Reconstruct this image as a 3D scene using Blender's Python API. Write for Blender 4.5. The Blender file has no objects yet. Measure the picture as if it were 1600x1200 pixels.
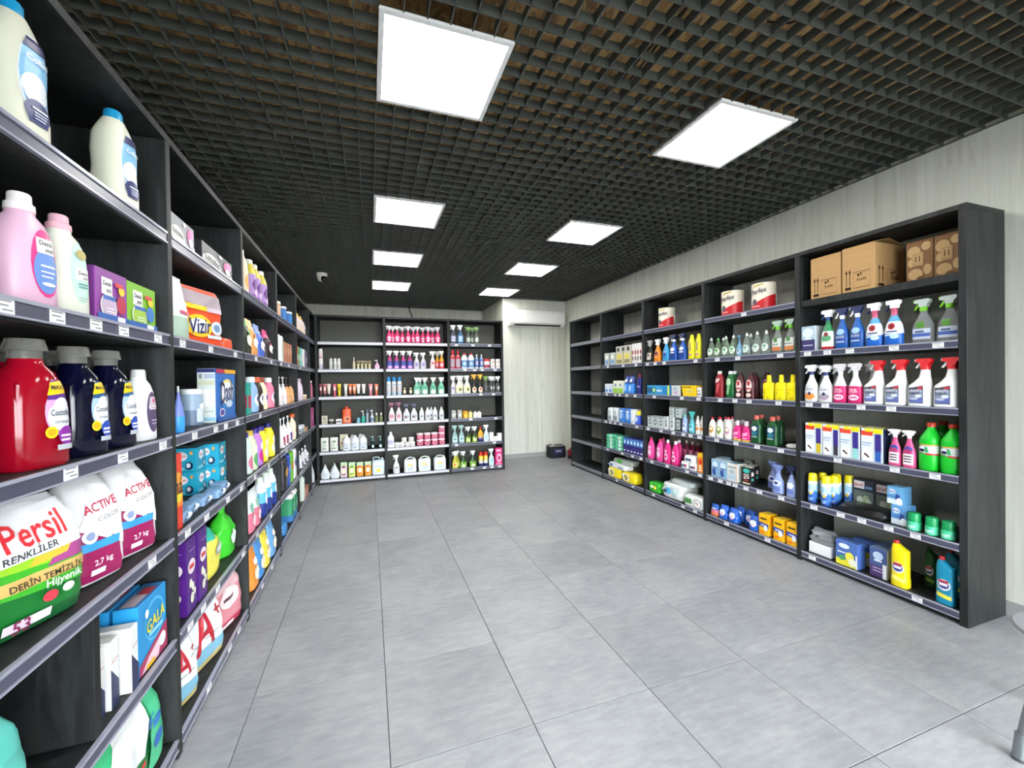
import bpy, math, random
from mathutils import Matrix, Vector, noise
random.seed(7)
S = bpy.context.scene
COL = S.collection

# ------------------------------------------------------------------ camera
F = 643.7                      # focal length in pixels of the 1600 x 1200 frame
YAW, PITCH, ROLL = .3340, -.0092, -.0144
CAMZ = 1.5
def _axes():
    cy, sy, cp, sp = math.cos(YAW), math.sin(YAW), math.cos(PITCH), math.sin(PITCH)
    fw = Vector((sy*cp, cy*cp, sp)); rt = Vector((cy, -sy, 0)); up = rt.cross(fw)
    c, s = math.cos(ROLL), math.sin(ROLL)
    return rt*c + up*s, -rt*s + up*c, fw
AR, AU, AW = _axes()
cd = bpy.data.cameras.new('camera'); cam = bpy.data.objects.new('camera', cd); COL.objects.link(cam)
m3 = Matrix((AR, AU, -AW)).transposed()
cam.matrix_world = Matrix.Translation((0, 0, CAMZ)) @ m3.to_4x4()
cd.sensor_width = 36; cd.lens = F*36/1600; cd.clip_start = .02
S.camera = cam

# ------------------------------------------------------------------ world and exposure
w = bpy.data.worlds.new('world'); S.world = w; w.use_nodes = True
bg = w.node_tree.nodes['Background']
bg.inputs[0].default_value = (.90, .95, 1, 1); bg.inputs[1].default_value = 8.0
vs = S.view_settings
vs.view_transform = 'Standard'; vs.look = 'None'; vs.gamma = 1; vs.exposure = 1.3; vs.use_curve_mapping = False
LAMP = 9.0                     # emission of the ceiling panels

# ------------------------------------------------------------------ room measures (metres)
CEIL = 3.058
XR, XL = 3.735, -1.20          # side walls
YB, YAC, XAC = 8.95, 7.45, 2.42
YF = -1.6
RX, LX, BY = 3.302, -.745, 6.60        # front planes of the three shelving runs
RD, LD, BD = .40, .40, .40
TOP = 2.5
LEV = [2.105, 1.70, 1.295, .89, .485, .08]      # shelf tops, top to bottom
BT = .05                                        # shelf board thickness
RU = [1.42, 2.41, 3.41, 4.41, 5.41, 6.41]       # upright centres
LU = [0.0, 1.01, 2.01, 3.02, 4.05, 5.07, 6.10, 6.98]
BU = [-.72, .23, 1.22, 2.125]

def ray(x, y): return AW + AR*((x-800)/F) - AU*((y-600)/F)
def depth(p): return (Vector(p)-Vector((0, 0, CAMZ))).dot(AW)
def u_at(run, px, py, off):
    """along-shelf coordinate where the sight line of a pixel meets the vertical plane off metres behind the shelf front"""
    d = ray(px, py)
    if run == 'R': return -(d.y*(RX+off)/d.x)
    if run == 'L': return d.y*(LX-off)/d.x
    return d.x*(BY+off)/d.y
def z_at(run, px, py, off):
    d = ray(px, py)
    if run == 'R': return CAMZ+d.z*(RX+off)/d.x
    if run == 'L': return CAMZ+d.z*(LX-off)/d.x
    return CAMZ+d.z*(BY+off)/d.y
def world(run, u, off):
    if run == 'R': return RX+off, -u
    if run == 'L': return LX-off, u
    return u, BY+off
ROT = {'R': -math.pi/2, 'L': math.pi/2, 'B': 0.0}

# ------------------------------------------------------------------ materials
def lin(h):
    if not isinstance(h, str): return tuple(h)
    h = h.lstrip('#')
    if len(h) == 3: h = ''.join(c*2 for c in h)
    v = [int(h[i:i+2], 16)/255 for i in (0, 2, 4)]
    return tuple(x/12.92 if x <= .04045 else ((x+.055)/1.055)**2.4 for x in v)
MATS = {}
def M(col, rough=.38, metal=0, trans=0, emit=0, spec=.5):
    k = (col, rough, metal, trans, emit, spec)
    if k in MATS: return MATS[k]
    m = bpy.data.materials.new('mat_%d' % len(MATS)); m.use_nodes = True
    b = m.node_tree.nodes['Principled BSDF']
    b.inputs['Base Color'].default_value = (*lin(col), 1)
    b.inputs['Roughness'].default_value = rough; b.inputs['Metallic'].default_value = metal
    b.inputs['Specular IOR Level'].default_value = spec
    if trans: b.inputs['Transmission Weight'].default_value = trans; b.inputs['IOR'].default_value = 1.18
    if emit:
        b.inputs['Emission Color'].default_value = (1, .99, .96, 1); b.inputs['Emission Strength'].default_value = emit
    MATS[k] = m
    return m
def clear(col): return M(col, .1, 0, .82)
def mat_of(c):
    if not isinstance(c, str): return c
    if c.startswith('~'): return clear(c[1:])
    if c.startswith('!'): return M(c[1:], .25, 1)
    if c.startswith('^'): return M(c[1:], .12)
    if c.startswith('='): return M(c[1:], .75, spec=.25)
    return M(c)

class NT:
    def __init__(s, name):
        s.m = bpy.data.materials.new(name); s.m.use_nodes = True; s.t = s.m.node_tree
        s.b = s.t.nodes['Principled BSDF']
    def n(s, t, **k):
        o = s.t.nodes.new(t)
        for a, v in k.items():
            if a.startswith('i_'):
                key = a[2:]; o.inputs[int(key) if key.isdigit() else key.replace('_', ' ')].default_value = v
            else: setattr(o, a, v)
        return o
    def l(s, a, b): s.t.links.new(a, b)
def ramp(t, fac, stops):
    r = t.n('ShaderNodeValToRGB'); e = r.color_ramp.elements
    while len(e) < len(stops): e.new(.5)
    for q, (p, c) in zip(e, stops): q.position = p; q.color = (*lin(c), 1)
    t.l(fac, r.inputs[0]); return r.outputs[0]
def pos_scaled(t, sc, obj=False):
    if obj: src = t.n('ShaderNodeTexCoord').outputs['Object']
    else: src = t.n('ShaderNodeNewGeometry').outputs['Position']
    mp = t.n('ShaderNodeMapping'); mp.inputs['Scale'].default_value = sc; t.l(src, mp.inputs[0]); return mp.outputs[0]
def noise_n(t, vec, scale, detail=6, rough=.6, dist=0):
    o = t.n('ShaderNodeTexNoise'); o.inputs['Scale'].default_value = scale; o.inputs['Detail'].default_value = detail
    o.inputs['Roughness'].default_value = rough; o.inputs['Distortion'].default_value = dist
    t.l(vec, o.inputs['Vector']); return o.outputs['Fac']
def mix(t, f, a, b, mode='MIX'):
    o = t.n('ShaderNodeMix', data_type='RGBA', blend_type=mode)
    if hasattr(f, 'is_linked') or not isinstance(f, (int, float)): t.l(f, o.inputs[0])
    else: o.inputs[0].default_value = f
    for s, i in ((a, 6), (b, 7)):
        if isinstance(s, (str, tuple)): o.inputs[i].default_value = (*lin(s), 1)
        else: t.l(s, o.inputs[i])
    return o.outputs[2]
def bump(t, h, strength=.3, dist=.004):
    o = t.n('ShaderNodeBump'); o.inputs['Strength'].default_value = strength; o.inputs['Distance'].default_value = dist
    t.l(h, o.inputs['Height']); t.l(o.outputs[0], t.b.inputs['Normal'])

# pale wood-decor wall board
t = NT('wall_board')
g1 = noise_n(t, pos_scaled(t, (14, 14, .55)), 1.0, 8, .62, .4)
g2 = noise_n(t, pos_scaled(t, (60, 60, 1.2)), 1.0, 5, .6)
g3 = noise_n(t, pos_scaled(t, (3.6, 3.6, 1.9)), 1.6, 5, .7, .9)
c = ramp(t, g1, [(.28, '#c2c2b2'), (.45, '#d2d3c6'), (.62, '#dcddd2'), (.8, '#cbcbbd')])
c = mix(t, .16, c, ramp(t, g2, [(.3, '#b4b4a4'), (.65, '#e0e1d8')]))
c = mix(t, ramp(t, g3, [(.62, '#000'), (.74, '#888')]), c, '#9c9b8c')
g4 = noise_n(t, pos_scaled(t, (26, 26, 3.2)), 1.0, 4, .6, .3)
c = mix(t, ramp(t, g4, [(.60, '#000'), (.72, '#aaa')]), c, '#a8a49a')
t.l(c, t.b.inputs['Base Color']); t.b.inputs['Roughness'].default_value = .55
bump(t, g2, .15, .002); WALL = t.m

# charcoal wood-decor shelf board
t = NT('charcoal_board')
oi = t.n('ShaderNodeObjectInfo')
src = t.n('ShaderNodeNewGeometry').outputs['Position']
add = t.n('ShaderNodeVectorMath', operation='MULTIPLY_ADD'); t.l(oi.outputs['Random'], add.inputs[0])
add.inputs[1].default_value = (7, 5, 9); t.l(src, add.inputs[2])
mp = t.n('ShaderNodeMapping'); mp.inputs['Scale'].default_value = (22, 22, 2.2); t.l(add.outputs[0], mp.inputs[0])
g1 = noise_n(t, mp.outputs[0], 1.0, 8, .7, .8)
mp2 = t.n('ShaderNodeMapping'); mp2.inputs['Scale'].default_value = (7, 7, 1.5); t.l(add.outputs[0], mp2.inputs[0])
g2 = noise_n(t, mp2.outputs[0], 1.3, 6, .7, .5)
c = ramp(t, g1, [(.3, '#0b0c0d'), (.48, '#161819'), (.6, '#25282a'), (.72, '#131516')])
c = mix(t, ramp(t, g2, [(.42, '#000'), (.66, '#aaa')]), c, '#3e4340')
t.l(c, t.b.inputs['Base Color']); t.b.inputs['Roughness'].default_value = .55; t.b.inputs['Specular IOR Level'].default_value = .35
bump(t, g1, .12, .002); BOARD = t.m

# floor tile
t = NT('floor_tile')
oi = t.n('ShaderNodeObjectInfo')
src = t.n('ShaderNodeNewGeometry').outputs['Position']
add = t.n('ShaderNodeVectorMath', operation='MULTIPLY_ADD'); t.l(oi.outputs['Random'], add.inputs[0])
add.inputs[1].default_value = (13, 29, 5); t.l(src, add.inputs[2])
g1 = noise_n(t, add.outputs[0], 2.4, 9, .62, .5)
g2 = noise_n(t, add.outputs[0], 9, 8, .7, .3)
mp = t.n('ShaderNodeMapping'); mp.inputs['Scale'].default_value = (9, 34, 9); t.l(add.outputs[0], mp.inputs[0])
g3 = noise_n(t, mp.outputs[0], 1.0, 6, .65)
c = ramp(t, g1, [(.3, '#83868a'), (.5, '#919396'), (.7, '#9d9e9f')])
c = mix(t, ramp(t, g2, [(.52, '#000'), (.72, '#777')]), c, '#bcbebd')
c = mix(t, .2, c, ramp(t, g3, [(.35, '#6a6d70'), (.65, '#b2b4b5')]))
hv = t.n('ShaderNodeHueSaturation'); mv = t.n('ShaderNodeMapRange'); mv.inputs[3].default_value = .94; mv.inputs[4].default_value = 1.05
t.l(oi.outputs['Random'], mv.inputs[0]); t.l(mv.outputs[0], hv.inputs['Value']); t.l(c, hv.inputs['Color'])
t.l(hv.outputs[0], t.b.inputs['Base Color'])
r = t.n('ShaderNodeMapRange'); r.inputs[3].default_value = .34; r.inputs[4].default_value = .52; t.l(g2, r.inputs[0])
t.l(r.outputs[0], t.b.inputs['Roughness']); bump(t, g2, .06, .002); TILE = t.m
GROUT = M('#4d4f50', .9)

# strand board above the open ceiling grid
t = NT('strand_board')
vo = t.n('ShaderNodeTexVoronoi'); vo.inputs['Scale'].default_value = 30
mp = pos_scaled(t, (1, .45, 1)); ds = t.n('ShaderNodeTexNoise'); ds.inputs['Scale'].default_value = 9; t.l(mp, ds.inputs['Vector'])
va = t.n('ShaderNodeVectorMath', operation='MULTIPLY_ADD'); va.inputs[1].default_value = (.25, .25, .25)
t.l(ds.outputs['Color'], va.inputs[0]); t.l(mp, va.inputs[2]); t.l(va.outputs[0], vo.inputs['Vector'])
sp = t.n('ShaderNodeSeparateColor'); t.l(vo.outputs['Color'], sp.inputs[0])
c = ramp(t, sp.outputs[0], [(0, '#7a5a38'), (.4, '#b08a58'), (.7, '#c8a46c'), (1, '#8a683e')])
t.l(c, t.b.inputs['Base Color']); t.b.inputs['Roughness'].default_value = .7; OSB = t.m

t = NT('slat_paint')
g = noise_n(t, pos_scaled(t, (1, 1, 1)), 3, 3)
t.l(ramp(t, g, [(.3, '#414541'), (.7, '#4c504b')]), t.b.inputs['Base Color']); t.b.inputs['Roughness'].default_value = .45; SLAT = t.m

# corrugated cardboard
t = NT('cardboard')
g = noise_n(t, pos_scaled(t, (4, 4, 60), True), 1, 4)
t.l(ramp(t, g, [(.3, '#b48e5c'), (.7, '#bc9664')]), t.b.inputs['Base Color']); t.b.inputs['Roughness'].default_value = .8; CARD = t.m
WHITE_PL = M('#eceded', .35)

# ------------------------------------------------------------------ mesh helpers
class MB:
    def __init__(s): s.v = []; s.f = []; s.mi = []; s.mats = []
    def slot(s, m):
        m = mat_of(m)
        if m not in s.mats: s.mats.append(m)
        return s.mats.index(m)
    def add(s, vs_, fs, m):
        o = len(s.v); s.v += [tuple(v) for v in vs_]; k = s.slot(m)
        for f_ in fs: s.f.append([i+o for i in f_]); s.mi.append(k)
    def box(s, x0, x1, y0, y1, z0, z1, m, bev=0, mats=None):
        """mats: optional dict of face name -> material (front,back,left,right,top,bottom)"""
        if bev:
            b = bev; vs_ = []
            for z, i in ((z0, b), (z0+b, 0), (z1-b, 0), (z1, b)):
                xa, xb, ya, yb = x0+i, x1-i, y0+i, y1-i
                vs_ += [(xa+b-i, ya, z), (xb-b+i, ya, z), (xb, ya+b-i, z), (xb, yb-b+i, z), (xb-b+i, yb, z), (xa+b-i, yb, z), (xa, yb-b+i, z), (xa, ya+b-i, z)] if not i else \
                       [(xa, ya, z), (xb, ya, z), (xb, ya, z), (xb, yb, z), (xb, yb, z), (xa, yb, z), (xa, yb, z), (xa, ya, z)]
            fs = [list(range(7, -1, -1)), list(range(24, 32))]
            for r_ in range(3):
                for k in range(8): fs.append([r_*8+k, r_*8+(k+1) % 8, r_*8+8+(k+1) % 8, r_*8+8+k])
            s.add(vs_, fs, m)
            if mats:
                base = len(s.f)-len(fs)
                for k, nm in ((0, 'front'), (2, 'right'), (4, 'back'), (6, 'left')):
                    if nm in mats:
                        for r_ in range(3): s.mi[base+2+r_*8+k] = s.slot(mats[nm])
                if 'top' in mats: s.mi[base+1] = s.slot(mats['top'])
            return
        vs_ = [(x0, y0, z0), (x1, y0, z0), (x1, y1, z0), (x0, y1, z0), (x0, y0, z1), (x1, y0, z1), (x1, y1, z1), (x0, y1, z1)]
        fs = {'bottom': [3, 2, 1, 0], 'top': [4, 5, 6, 7], 'front': [0, 1, 5, 4], 'right': [1, 2, 6, 5], 'back': [2, 3, 7, 6], 'left': [3, 0, 4, 7]}
        for nm, f_ in fs.items():
            pass
        o = len(s.v); s.v += vs_
        for nm, f_ in fs.items():
            s.f.append([i+o for i in f_]); s.mi.append(s.slot((mats or {}).get(nm, m)))
    def tube(s, pts, r, m, seg=8):
        pts = [Vector(p) for p in pts]; vs_ = []; n = len(pts)
        for i, p in enumerate(pts):
            d = (pts[min(i+1, n-1)]-pts[max(i-1, 0)]).normalized()
            a = d.orthogonal().normalized() if i == 0 else (a-d*a.dot(d)).normalized()
            b = d.cross(a); rr = r[i] if isinstance(r, (list, tuple)) else r
            vs_ += [p+(a*math.cos(q*2*math.pi/seg)+b*math.sin(q*2*math.pi/seg))*rr for q in range(seg)]
        fs = [[i*seg+k, i*seg+(k+1) % seg, (i+1)*seg+(k+1) % seg, (i+1)*seg+k] for i in range(n-1) for k in range(seg)]
        fs += [list(range(seg-1, -1, -1)), list(range((n-1)*seg, n*seg))]
        s.add(vs_, fs, m)
    def mesh(s, name, smooth=35):
        me = bpy.data.meshes.new(name); me.from_pydata(s.v, [], s.f)
        for m in s.mats: me.materials.append(m)
        me.polygons.foreach_set('material_index', s.mi)
        if smooth:
            me.polygons.foreach_set('use_smooth', [True]*len(s.f)); me.set_sharp_from_angle(angle=math.radians(smooth))
        me.update(); return me
def link(name, me, parent=None, loc=(0, 0, 0), rz=0):
    o = bpy.data.objects.new(name, me); COL.objects.link(o); o.location = loc; o.rotation_euler = (0, 0, rz)
    if parent: o.parent = parent
    return o
def struct(name, mb, smooth=0): o = link(name, mb.mesh(name, smooth)); o['kind'] = 'structure'; return o
def thing(name, label, cat, loc=(0, 0, 0), rz=0, group=None, me=None):
    o = link(name, me, None, loc, rz); o['label'] = label; o['category'] = cat
    if group: o['group'] = group
    return o

# ------------------------------------------------------------------ the room
mb = MB(); mb.box(XL-.1, XR+.1, YF-.1, YB+.1, -.10, -.0045, GROUT); floor = struct('floor', mb)
tb = MB(); tb.box(-.2985, .2985, -.2985, .2985, -.004, 0, TILE, .0012); tile_me = tb.mesh('tile', 0)
x = .055-.6*2
while x < XR:
    y = 1.06-.6*5
    while y < YB:
        if x+.6 > XL and y+.6 > YF:
            xa, xb, ya, yb = max(x, XL), min(x+.6, XR), max(y, YF), min(y+.6, YB)
            if xb-xa > .02 and yb-ya > .02:
                o = link('tile', tile_me, floor, ((xa+xb)/2, (ya+yb)/2, 0))
                o.scale = ((xb-xa)/.6, (yb-ya)/.6, 1)
        y += .6
    x += .6
HI = CEIL+.22
mb = MB(); mb.box(XR, XR+.1, YF-.1, YAC+.1, 0, HI, WALL); struct('wall_right', mb)
mb = MB(); mb.box(XL-.1, XL, YF-.1, YB+.1, 0, HI, WALL); struct('wall_left', mb)
mb = MB(); mb.box(XL, XAC, YB, YB+.1, 0, HI, WALL); struct('wall_back', mb)
mb = MB(); mb.box(XAC, XR, YAC, YAC+.1, 0, HI, WALL); mb.box(XAC, XAC+.08, YAC+.1, YB, 0, HI, WALL); struct('wall_recess', mb)
SKIRT = M('#9a9c9b', .5)
mb = MB(); mb.box(XR-.012, XR, YF, YAC, 0, .085, SKIRT); struct('baseboard_right', mb)
mb = MB(); mb.box(XAC, XR-.012, YAC-.012, YAC, 0, .085, SKIRT); struct('baseboard_recess', mb)
# shop front behind the camera: masonry frame and a glazed front through which daylight comes
mb = MB()
mb.box(XL, -.95, YF-.1, YF, 0, HI, WALL); mb.box(3.5, XR, YF-.1, YF, 0, HI, WALL); mb.box(-.95, 3.5, YF-.1, YF, 2.75, HI, WALL)
struct('wall_front', mb)
FR = M('#2b2d2f', .4)
mb = MB()
for xx in (-.95, .52, 1.99, 3.44): mb.box(xx, xx+.06, YF-.08, YF-.02, 0, 2.75, FR)
mb.box(-.95, 3.5, YF-.08, YF-.02, 0, .06, FR); mb.box(-.95, 3.5, YF-.08, YF-.02, 2.69, 2.75, FR)
win = struct('window_1', mb)
t = NT('pane_glass'); nt = t.t; nt.nodes.remove(t.b)
tr = t.n('ShaderNodeBsdfTransparent'); gl = t.n('ShaderNodeBsdfGlossy'); gl.inputs['Roughness'].default_value = .02
mx = t.n('ShaderNodeMixShader'); lw = t.n('ShaderNodeFresnel'); lw.inputs[0].default_value = 1.35
t.l(lw.outputs[0], mx.inputs[0]); t.l(tr.outputs[0], mx.inputs[1]); t.l(gl.outputs[0], mx.inputs[2])
t.l(mx.outputs[0], [n for n in nt.nodes if n.type == 'OUTPUT_MATERIAL'][0].inputs[0]); PANE = t.m
for xx in (-.89, .58, 2.05):
    mb = MB(); mb.box(xx, xx+(1.41 if xx < 2 else 1.39), YF-.056, YF-.048, .06, 2.69, PANE); link('pane', mb.mesh('pane', 0), win)
# street outside the glass
mb = MB(); mb.box(-30, 30, -40, YF-.1, -.12, -.02, M('#8a8a86', .9)); struct('floor_street', mb)

# ceiling: strand board deck, the open grid of slats under it
mb = MB(); mb.box(XL, XR, YF, YB, CEIL+.18, CEIL+.22, OSB); ceil = struct('ceiling', mb)
LIGHTS = [(lx, ly) for lx in (.064, 1.89) for ly in (1.80, 3.63, 5.14, 6.67)]
SL_T, SL_H = .003, .046
def spans(a, b, cuts):
    cuts = sorted(cuts); out = []
    for c0, c1 in cuts:
        if c0 > a: out.append((a, c0))
        a = max(a, c1)
    if a < b: out.append((a, b))
    return out
def slat(x0, x1, y0, y1):
    mb = MB(); mb.box(x0, x1, y0, y1, CEIL, CEIL+SL_H, SLAT); link('slat', mb.mesh('slat', 0), ceil)
x = .064-.1*12
while x < XR:
    for a, b in spans(YF, YB if x < XAC else YAC, [(ly, ly+.6) for lx, ly in LIGHTS if lx-.004 < x < lx+.604]): slat(x-SL_T, x+SL_T, a, b)
    x += .1
y = 1.80-.1*33
while y < YB:
    for a, b in spans(XL, XR if y < YAC else XAC, [(lx, lx+.6) for lx, ly in LIGHTS if ly-.004 < y < ly+.604]): slat(a, b, y-SL_T, y+SL_T)
    y += .1
GLOW = M('#ffffff', .5, emit=LAMP)
for lx, ly in LIGHTS:
    th = thing('ceiling_light', 'white panel light, %s from the back shelving, row nearer the %s' % ({1.80: 'fourth', 3.63: 'third', 5.14: 'second', 6.67: 'first'}[ly], 'laundry shelving' if lx < 1 else 'pale wall'), 'light', (lx+.3, ly+.3, CEIL), 0, 'square panel lights in the ceiling')
    mb = MB()
    for s in (-1, 1):
        mb.box(-.299, .299, s*.2875-.0115, s*.2875+.0115, -.006, .008, WHITE_PL); mb.box(s*.2875-.0115, s*.2875+.0115, -.276, .276, -.006, .008, WHITE_PL)
    mb.box(-.299, .299, -.299, .299, .008, .012, FR)
    link('frame', mb.mesh('frame', 0), th)
    mb = MB(); mb.box(-.276, .276, -.276, .276, -.002, .004, GLOW); link('diffuser', mb.mesh('diffuser', 0), th)
mb = MB()
for a_ in ((XR-.022, XR, YF, YAC), (XL, XL+.022, YF, YB), (XL, XAC, YB-.022, YB), (XAC, XR, YAC-.022, YAC), (XAC-.022, XAC, YAC, YB)): mb.box(*a_, CEIL-.004, CEIL-.001, SLAT)
struct('trim_1', mb)
# wires lying above the grid
for i, (xx, y0, y1) in enumerate(((1.33, .5, 4.8), (1.36, .5, 4.4), (1.39, .6, 4.6))):
    mb = MB(); mb.tube([(xx+.02*math.sin(k*.9+i*2), y0+(y1-y0)*k/14, CEIL+SL_H+.011+.004*i) for k in range(15)], .006, '#141414', 6)
    thing('ceiling_wire', 'black wire running above the ceiling slats beside the panel lights', 'wire', group='wires above the ceiling grid', me=mb.mesh('wire'))
mb = MB(); mb.tube([(1.6+.9*k/10, 1.1+.25*math.sin(k*.8)+.04*k, CEIL+SL_H+.03+.02*math.sin(k)) for k in range(11)], .005, '#141414', 6)
thing('ceiling_cable', 'loose black cable looping across above the ceiling slats', 'cable', me=mb.mesh('cable'))

# ------------------------------------------------------------------ shelving
RAIL = M('#9a9cab', .22); INS_D = M('#4a4c5e', .3); INS_L = M('#d9dadb', .35); INS_G = M('#77797e', .35); TAGM = M('#e9e9ea', .5); INK = M('#8b8d92', .6)
tagb = MB(); tagb.box(-.027, .027, -.0016, 0, -.019, .019, TAGM)
for k, (a, b) in enumerate(((-.022, .018), (-.022, .01), (-.006, .022))): tagb.box(a, b, -.0019, -.0016, .010-k*.010, .0135-k*.010, INK)
tag_me = tagb.mesh('price_tag', 0)
def shelving(run, label, us, depth_, ends, tags, light_bays=(), norail=(), grey_bays=()):
    """us: upright centres as along-shelf coordinates in viewer order; local x = viewer's right, local y = into the shelf"""
    base = thing('shelving_unit', label, 'shelving', (*world(run, us[0], 0), 0), ROT[run])
    loc = [u-us[0] for u in us]
    T = .019
    for i, u in enumerate(loc):
        mb = MB(); mb.box(u-T, u+T, 0, depth_, 0, TOP-.03, BOARD, .0015); link('upright', mb.mesh('upright', 0), base)
    mb = MB(); mb.box(loc[0]-T, loc[-1]+T, 0, depth_, TOP-.03, TOP, BOARD, .0015); link('top_board', mb.mesh('top_board', 0), base)
    for i in range(len(loc)-1):
        a, b = loc[i]+T, loc[i+1]-T
        mb = MB(); mb.box(a-.005, b+.005, depth_-.012, depth_-.004, .02, TOP-.031, BACK[run]); link('back_panel', mb.mesh('back_panel', 0), base)
        mb = MB(); mb.box(a, b, .03, .045, 0, LEV[5]-BT, BOARD); link('plinth', mb.mesh('plinth', 0), base)
        sb = MB(); sb.box(a, b, .012, depth_-.013, -BT, 0, BOARD, .0015); sm = sb.mesh('shelf_board', 0)
        for lv, z in enumerate(LEV):
            link('shelf_board', sm, base, (0, 0, z))
            if (i, lv) in norail: continue
            rb = MB(); ins = INS_L if i in light_bays else INS_G if i in grey_bays else INS_D
            rb.box(a+.002, b-.002, .004, .0115, -.043, .0, RAIL)
            rb.box(a+.002, b-.002, -.003, .004, -.007, .002, RAIL); rb.box(a+.002, b-.002, -.003, .004, -.044, -.039, RAIL)
            rb.box(a+.002, b-.002, .0018, .004, -.039, -.007, ins)
            r = link('price_rail', rb.mesh('price_rail', 0), base, (0, 0, z))
            for px in tags.get((i, lv), ()):
                py = 600
                uu = u_at(run, px, py, 0)-us[0]
                if a+.03 < uu < b-.03: link('price_tag', tag_me, r, (uu, .0012, -.0225))
    return base
t = NT('back_board')
g1 = noise_n(t, pos_scaled(t, (10, 10, .8)), 1.0, 7, .65, .4)
t.l(ramp(t, g1, [(.3, '#96978c'), (.55, '#b0b1a6'), (.75, '#a2a398')]), t.b.inputs['Base Color']); t.b.inputs['Roughness'].default_value = .55
BACK = {'R': t.m, 'B': M('#4e4e47', .6), 'L': BOARD}
RT = {(4, 1): (1262, 1293, 1328, 1397, 1466), (4, 2): (1264, 1289, 1345, 1392), (4, 3): (1308, 1397, 1460), (4, 4): (1270, 1312, 1345, 1387, 1429), (4, 5): (1267, 1431),
      (3, 0): (1163,), (3, 1): (1121, 1153, 1219), (3, 2): (1125, 1148, 1170, 1216), (3, 3): (1119, 1149, 1182, 1219), (3, 4): (1109, 1124, 1137, 1147, 1164, 1185, 1219), (3, 5): (1133, 1197),
      (2, 1): (1012, 1024, 1038, 1087), (2, 2): (1022, 1065, 1091), (2, 3): (1012, 1032, 1051, 1067, 1078, 1092), (2, 4): (1017, 1041, 1072, 1092), (2, 5): (1019, 1065, 1084),
      (1, 1): (950, 974, 994), (1, 2): (948, 961, 968, 979, 992), (1, 3): (946, 953, 960, 969, 994), (1, 4): (948, 971, 987, 1000), (1, 5): (962, 987)}
shelving('R', 'long charcoal open shelving along the pale wall, bare at its far bay', [-y for y in reversed(RU)], RD, 1, RT, norail={(4, 0)}, grey_bays=(0,))
BTG = {(2, 0): (714, 740, 766), (2, 1): (727, 742, 754, 774), (2, 2): (751, 771), (2, 3): (735, 774), (2, 4): (712, 771), (2, 5): (736, 755, 767, 779),
       (1, 0): (622, 667), (1, 5): (612, 630, 675), (0, 1): (505, 524), (0, 2): (522,), (0, 5): (514, 543, 567, 590), (1, 3): (687,), (1, 4): (672, 684), (0, 4): (524, 537)}
shelving('B', 'charcoal open shelving across the back, standing beside the air conditioner wall', BU, BD, 1, BTG, light_bays=(0, 1))
LTG = {(1, 1): (10, 93, 153, 196, 249), (1, 2): (108, 190, 253), (1, 3): (232,), (1, 4): (), (2, 1): (287, 331, 369), (2, 2): (303, 336, 352, 370), (2, 3): (289, 319, 353, 374), (2, 4): (290, 311, 334, 375),
       (2, 5): (317, 351, 366, 380), (3, 1): (401, 425), (3, 2): (406,), (3, 3): (396, 418), (3, 4): (398, 420), (3, 5): (404, 420), (4, 1): (440, 452), (4, 3): (446,), (5, 1): (470,)}
lsh = shelving('L', 'tall charcoal open shelving opposite the pale wall, holding the laundry products', LU, LD, 1, LTG)
mb = MB(); mb.box(1.50, 1.53, .01, LD-.014, LEV[4]+.001, LEV[3]-BT-.001, BOARD, .0015); link('divider', mb.mesh('divider', 0), lsh)

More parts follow.
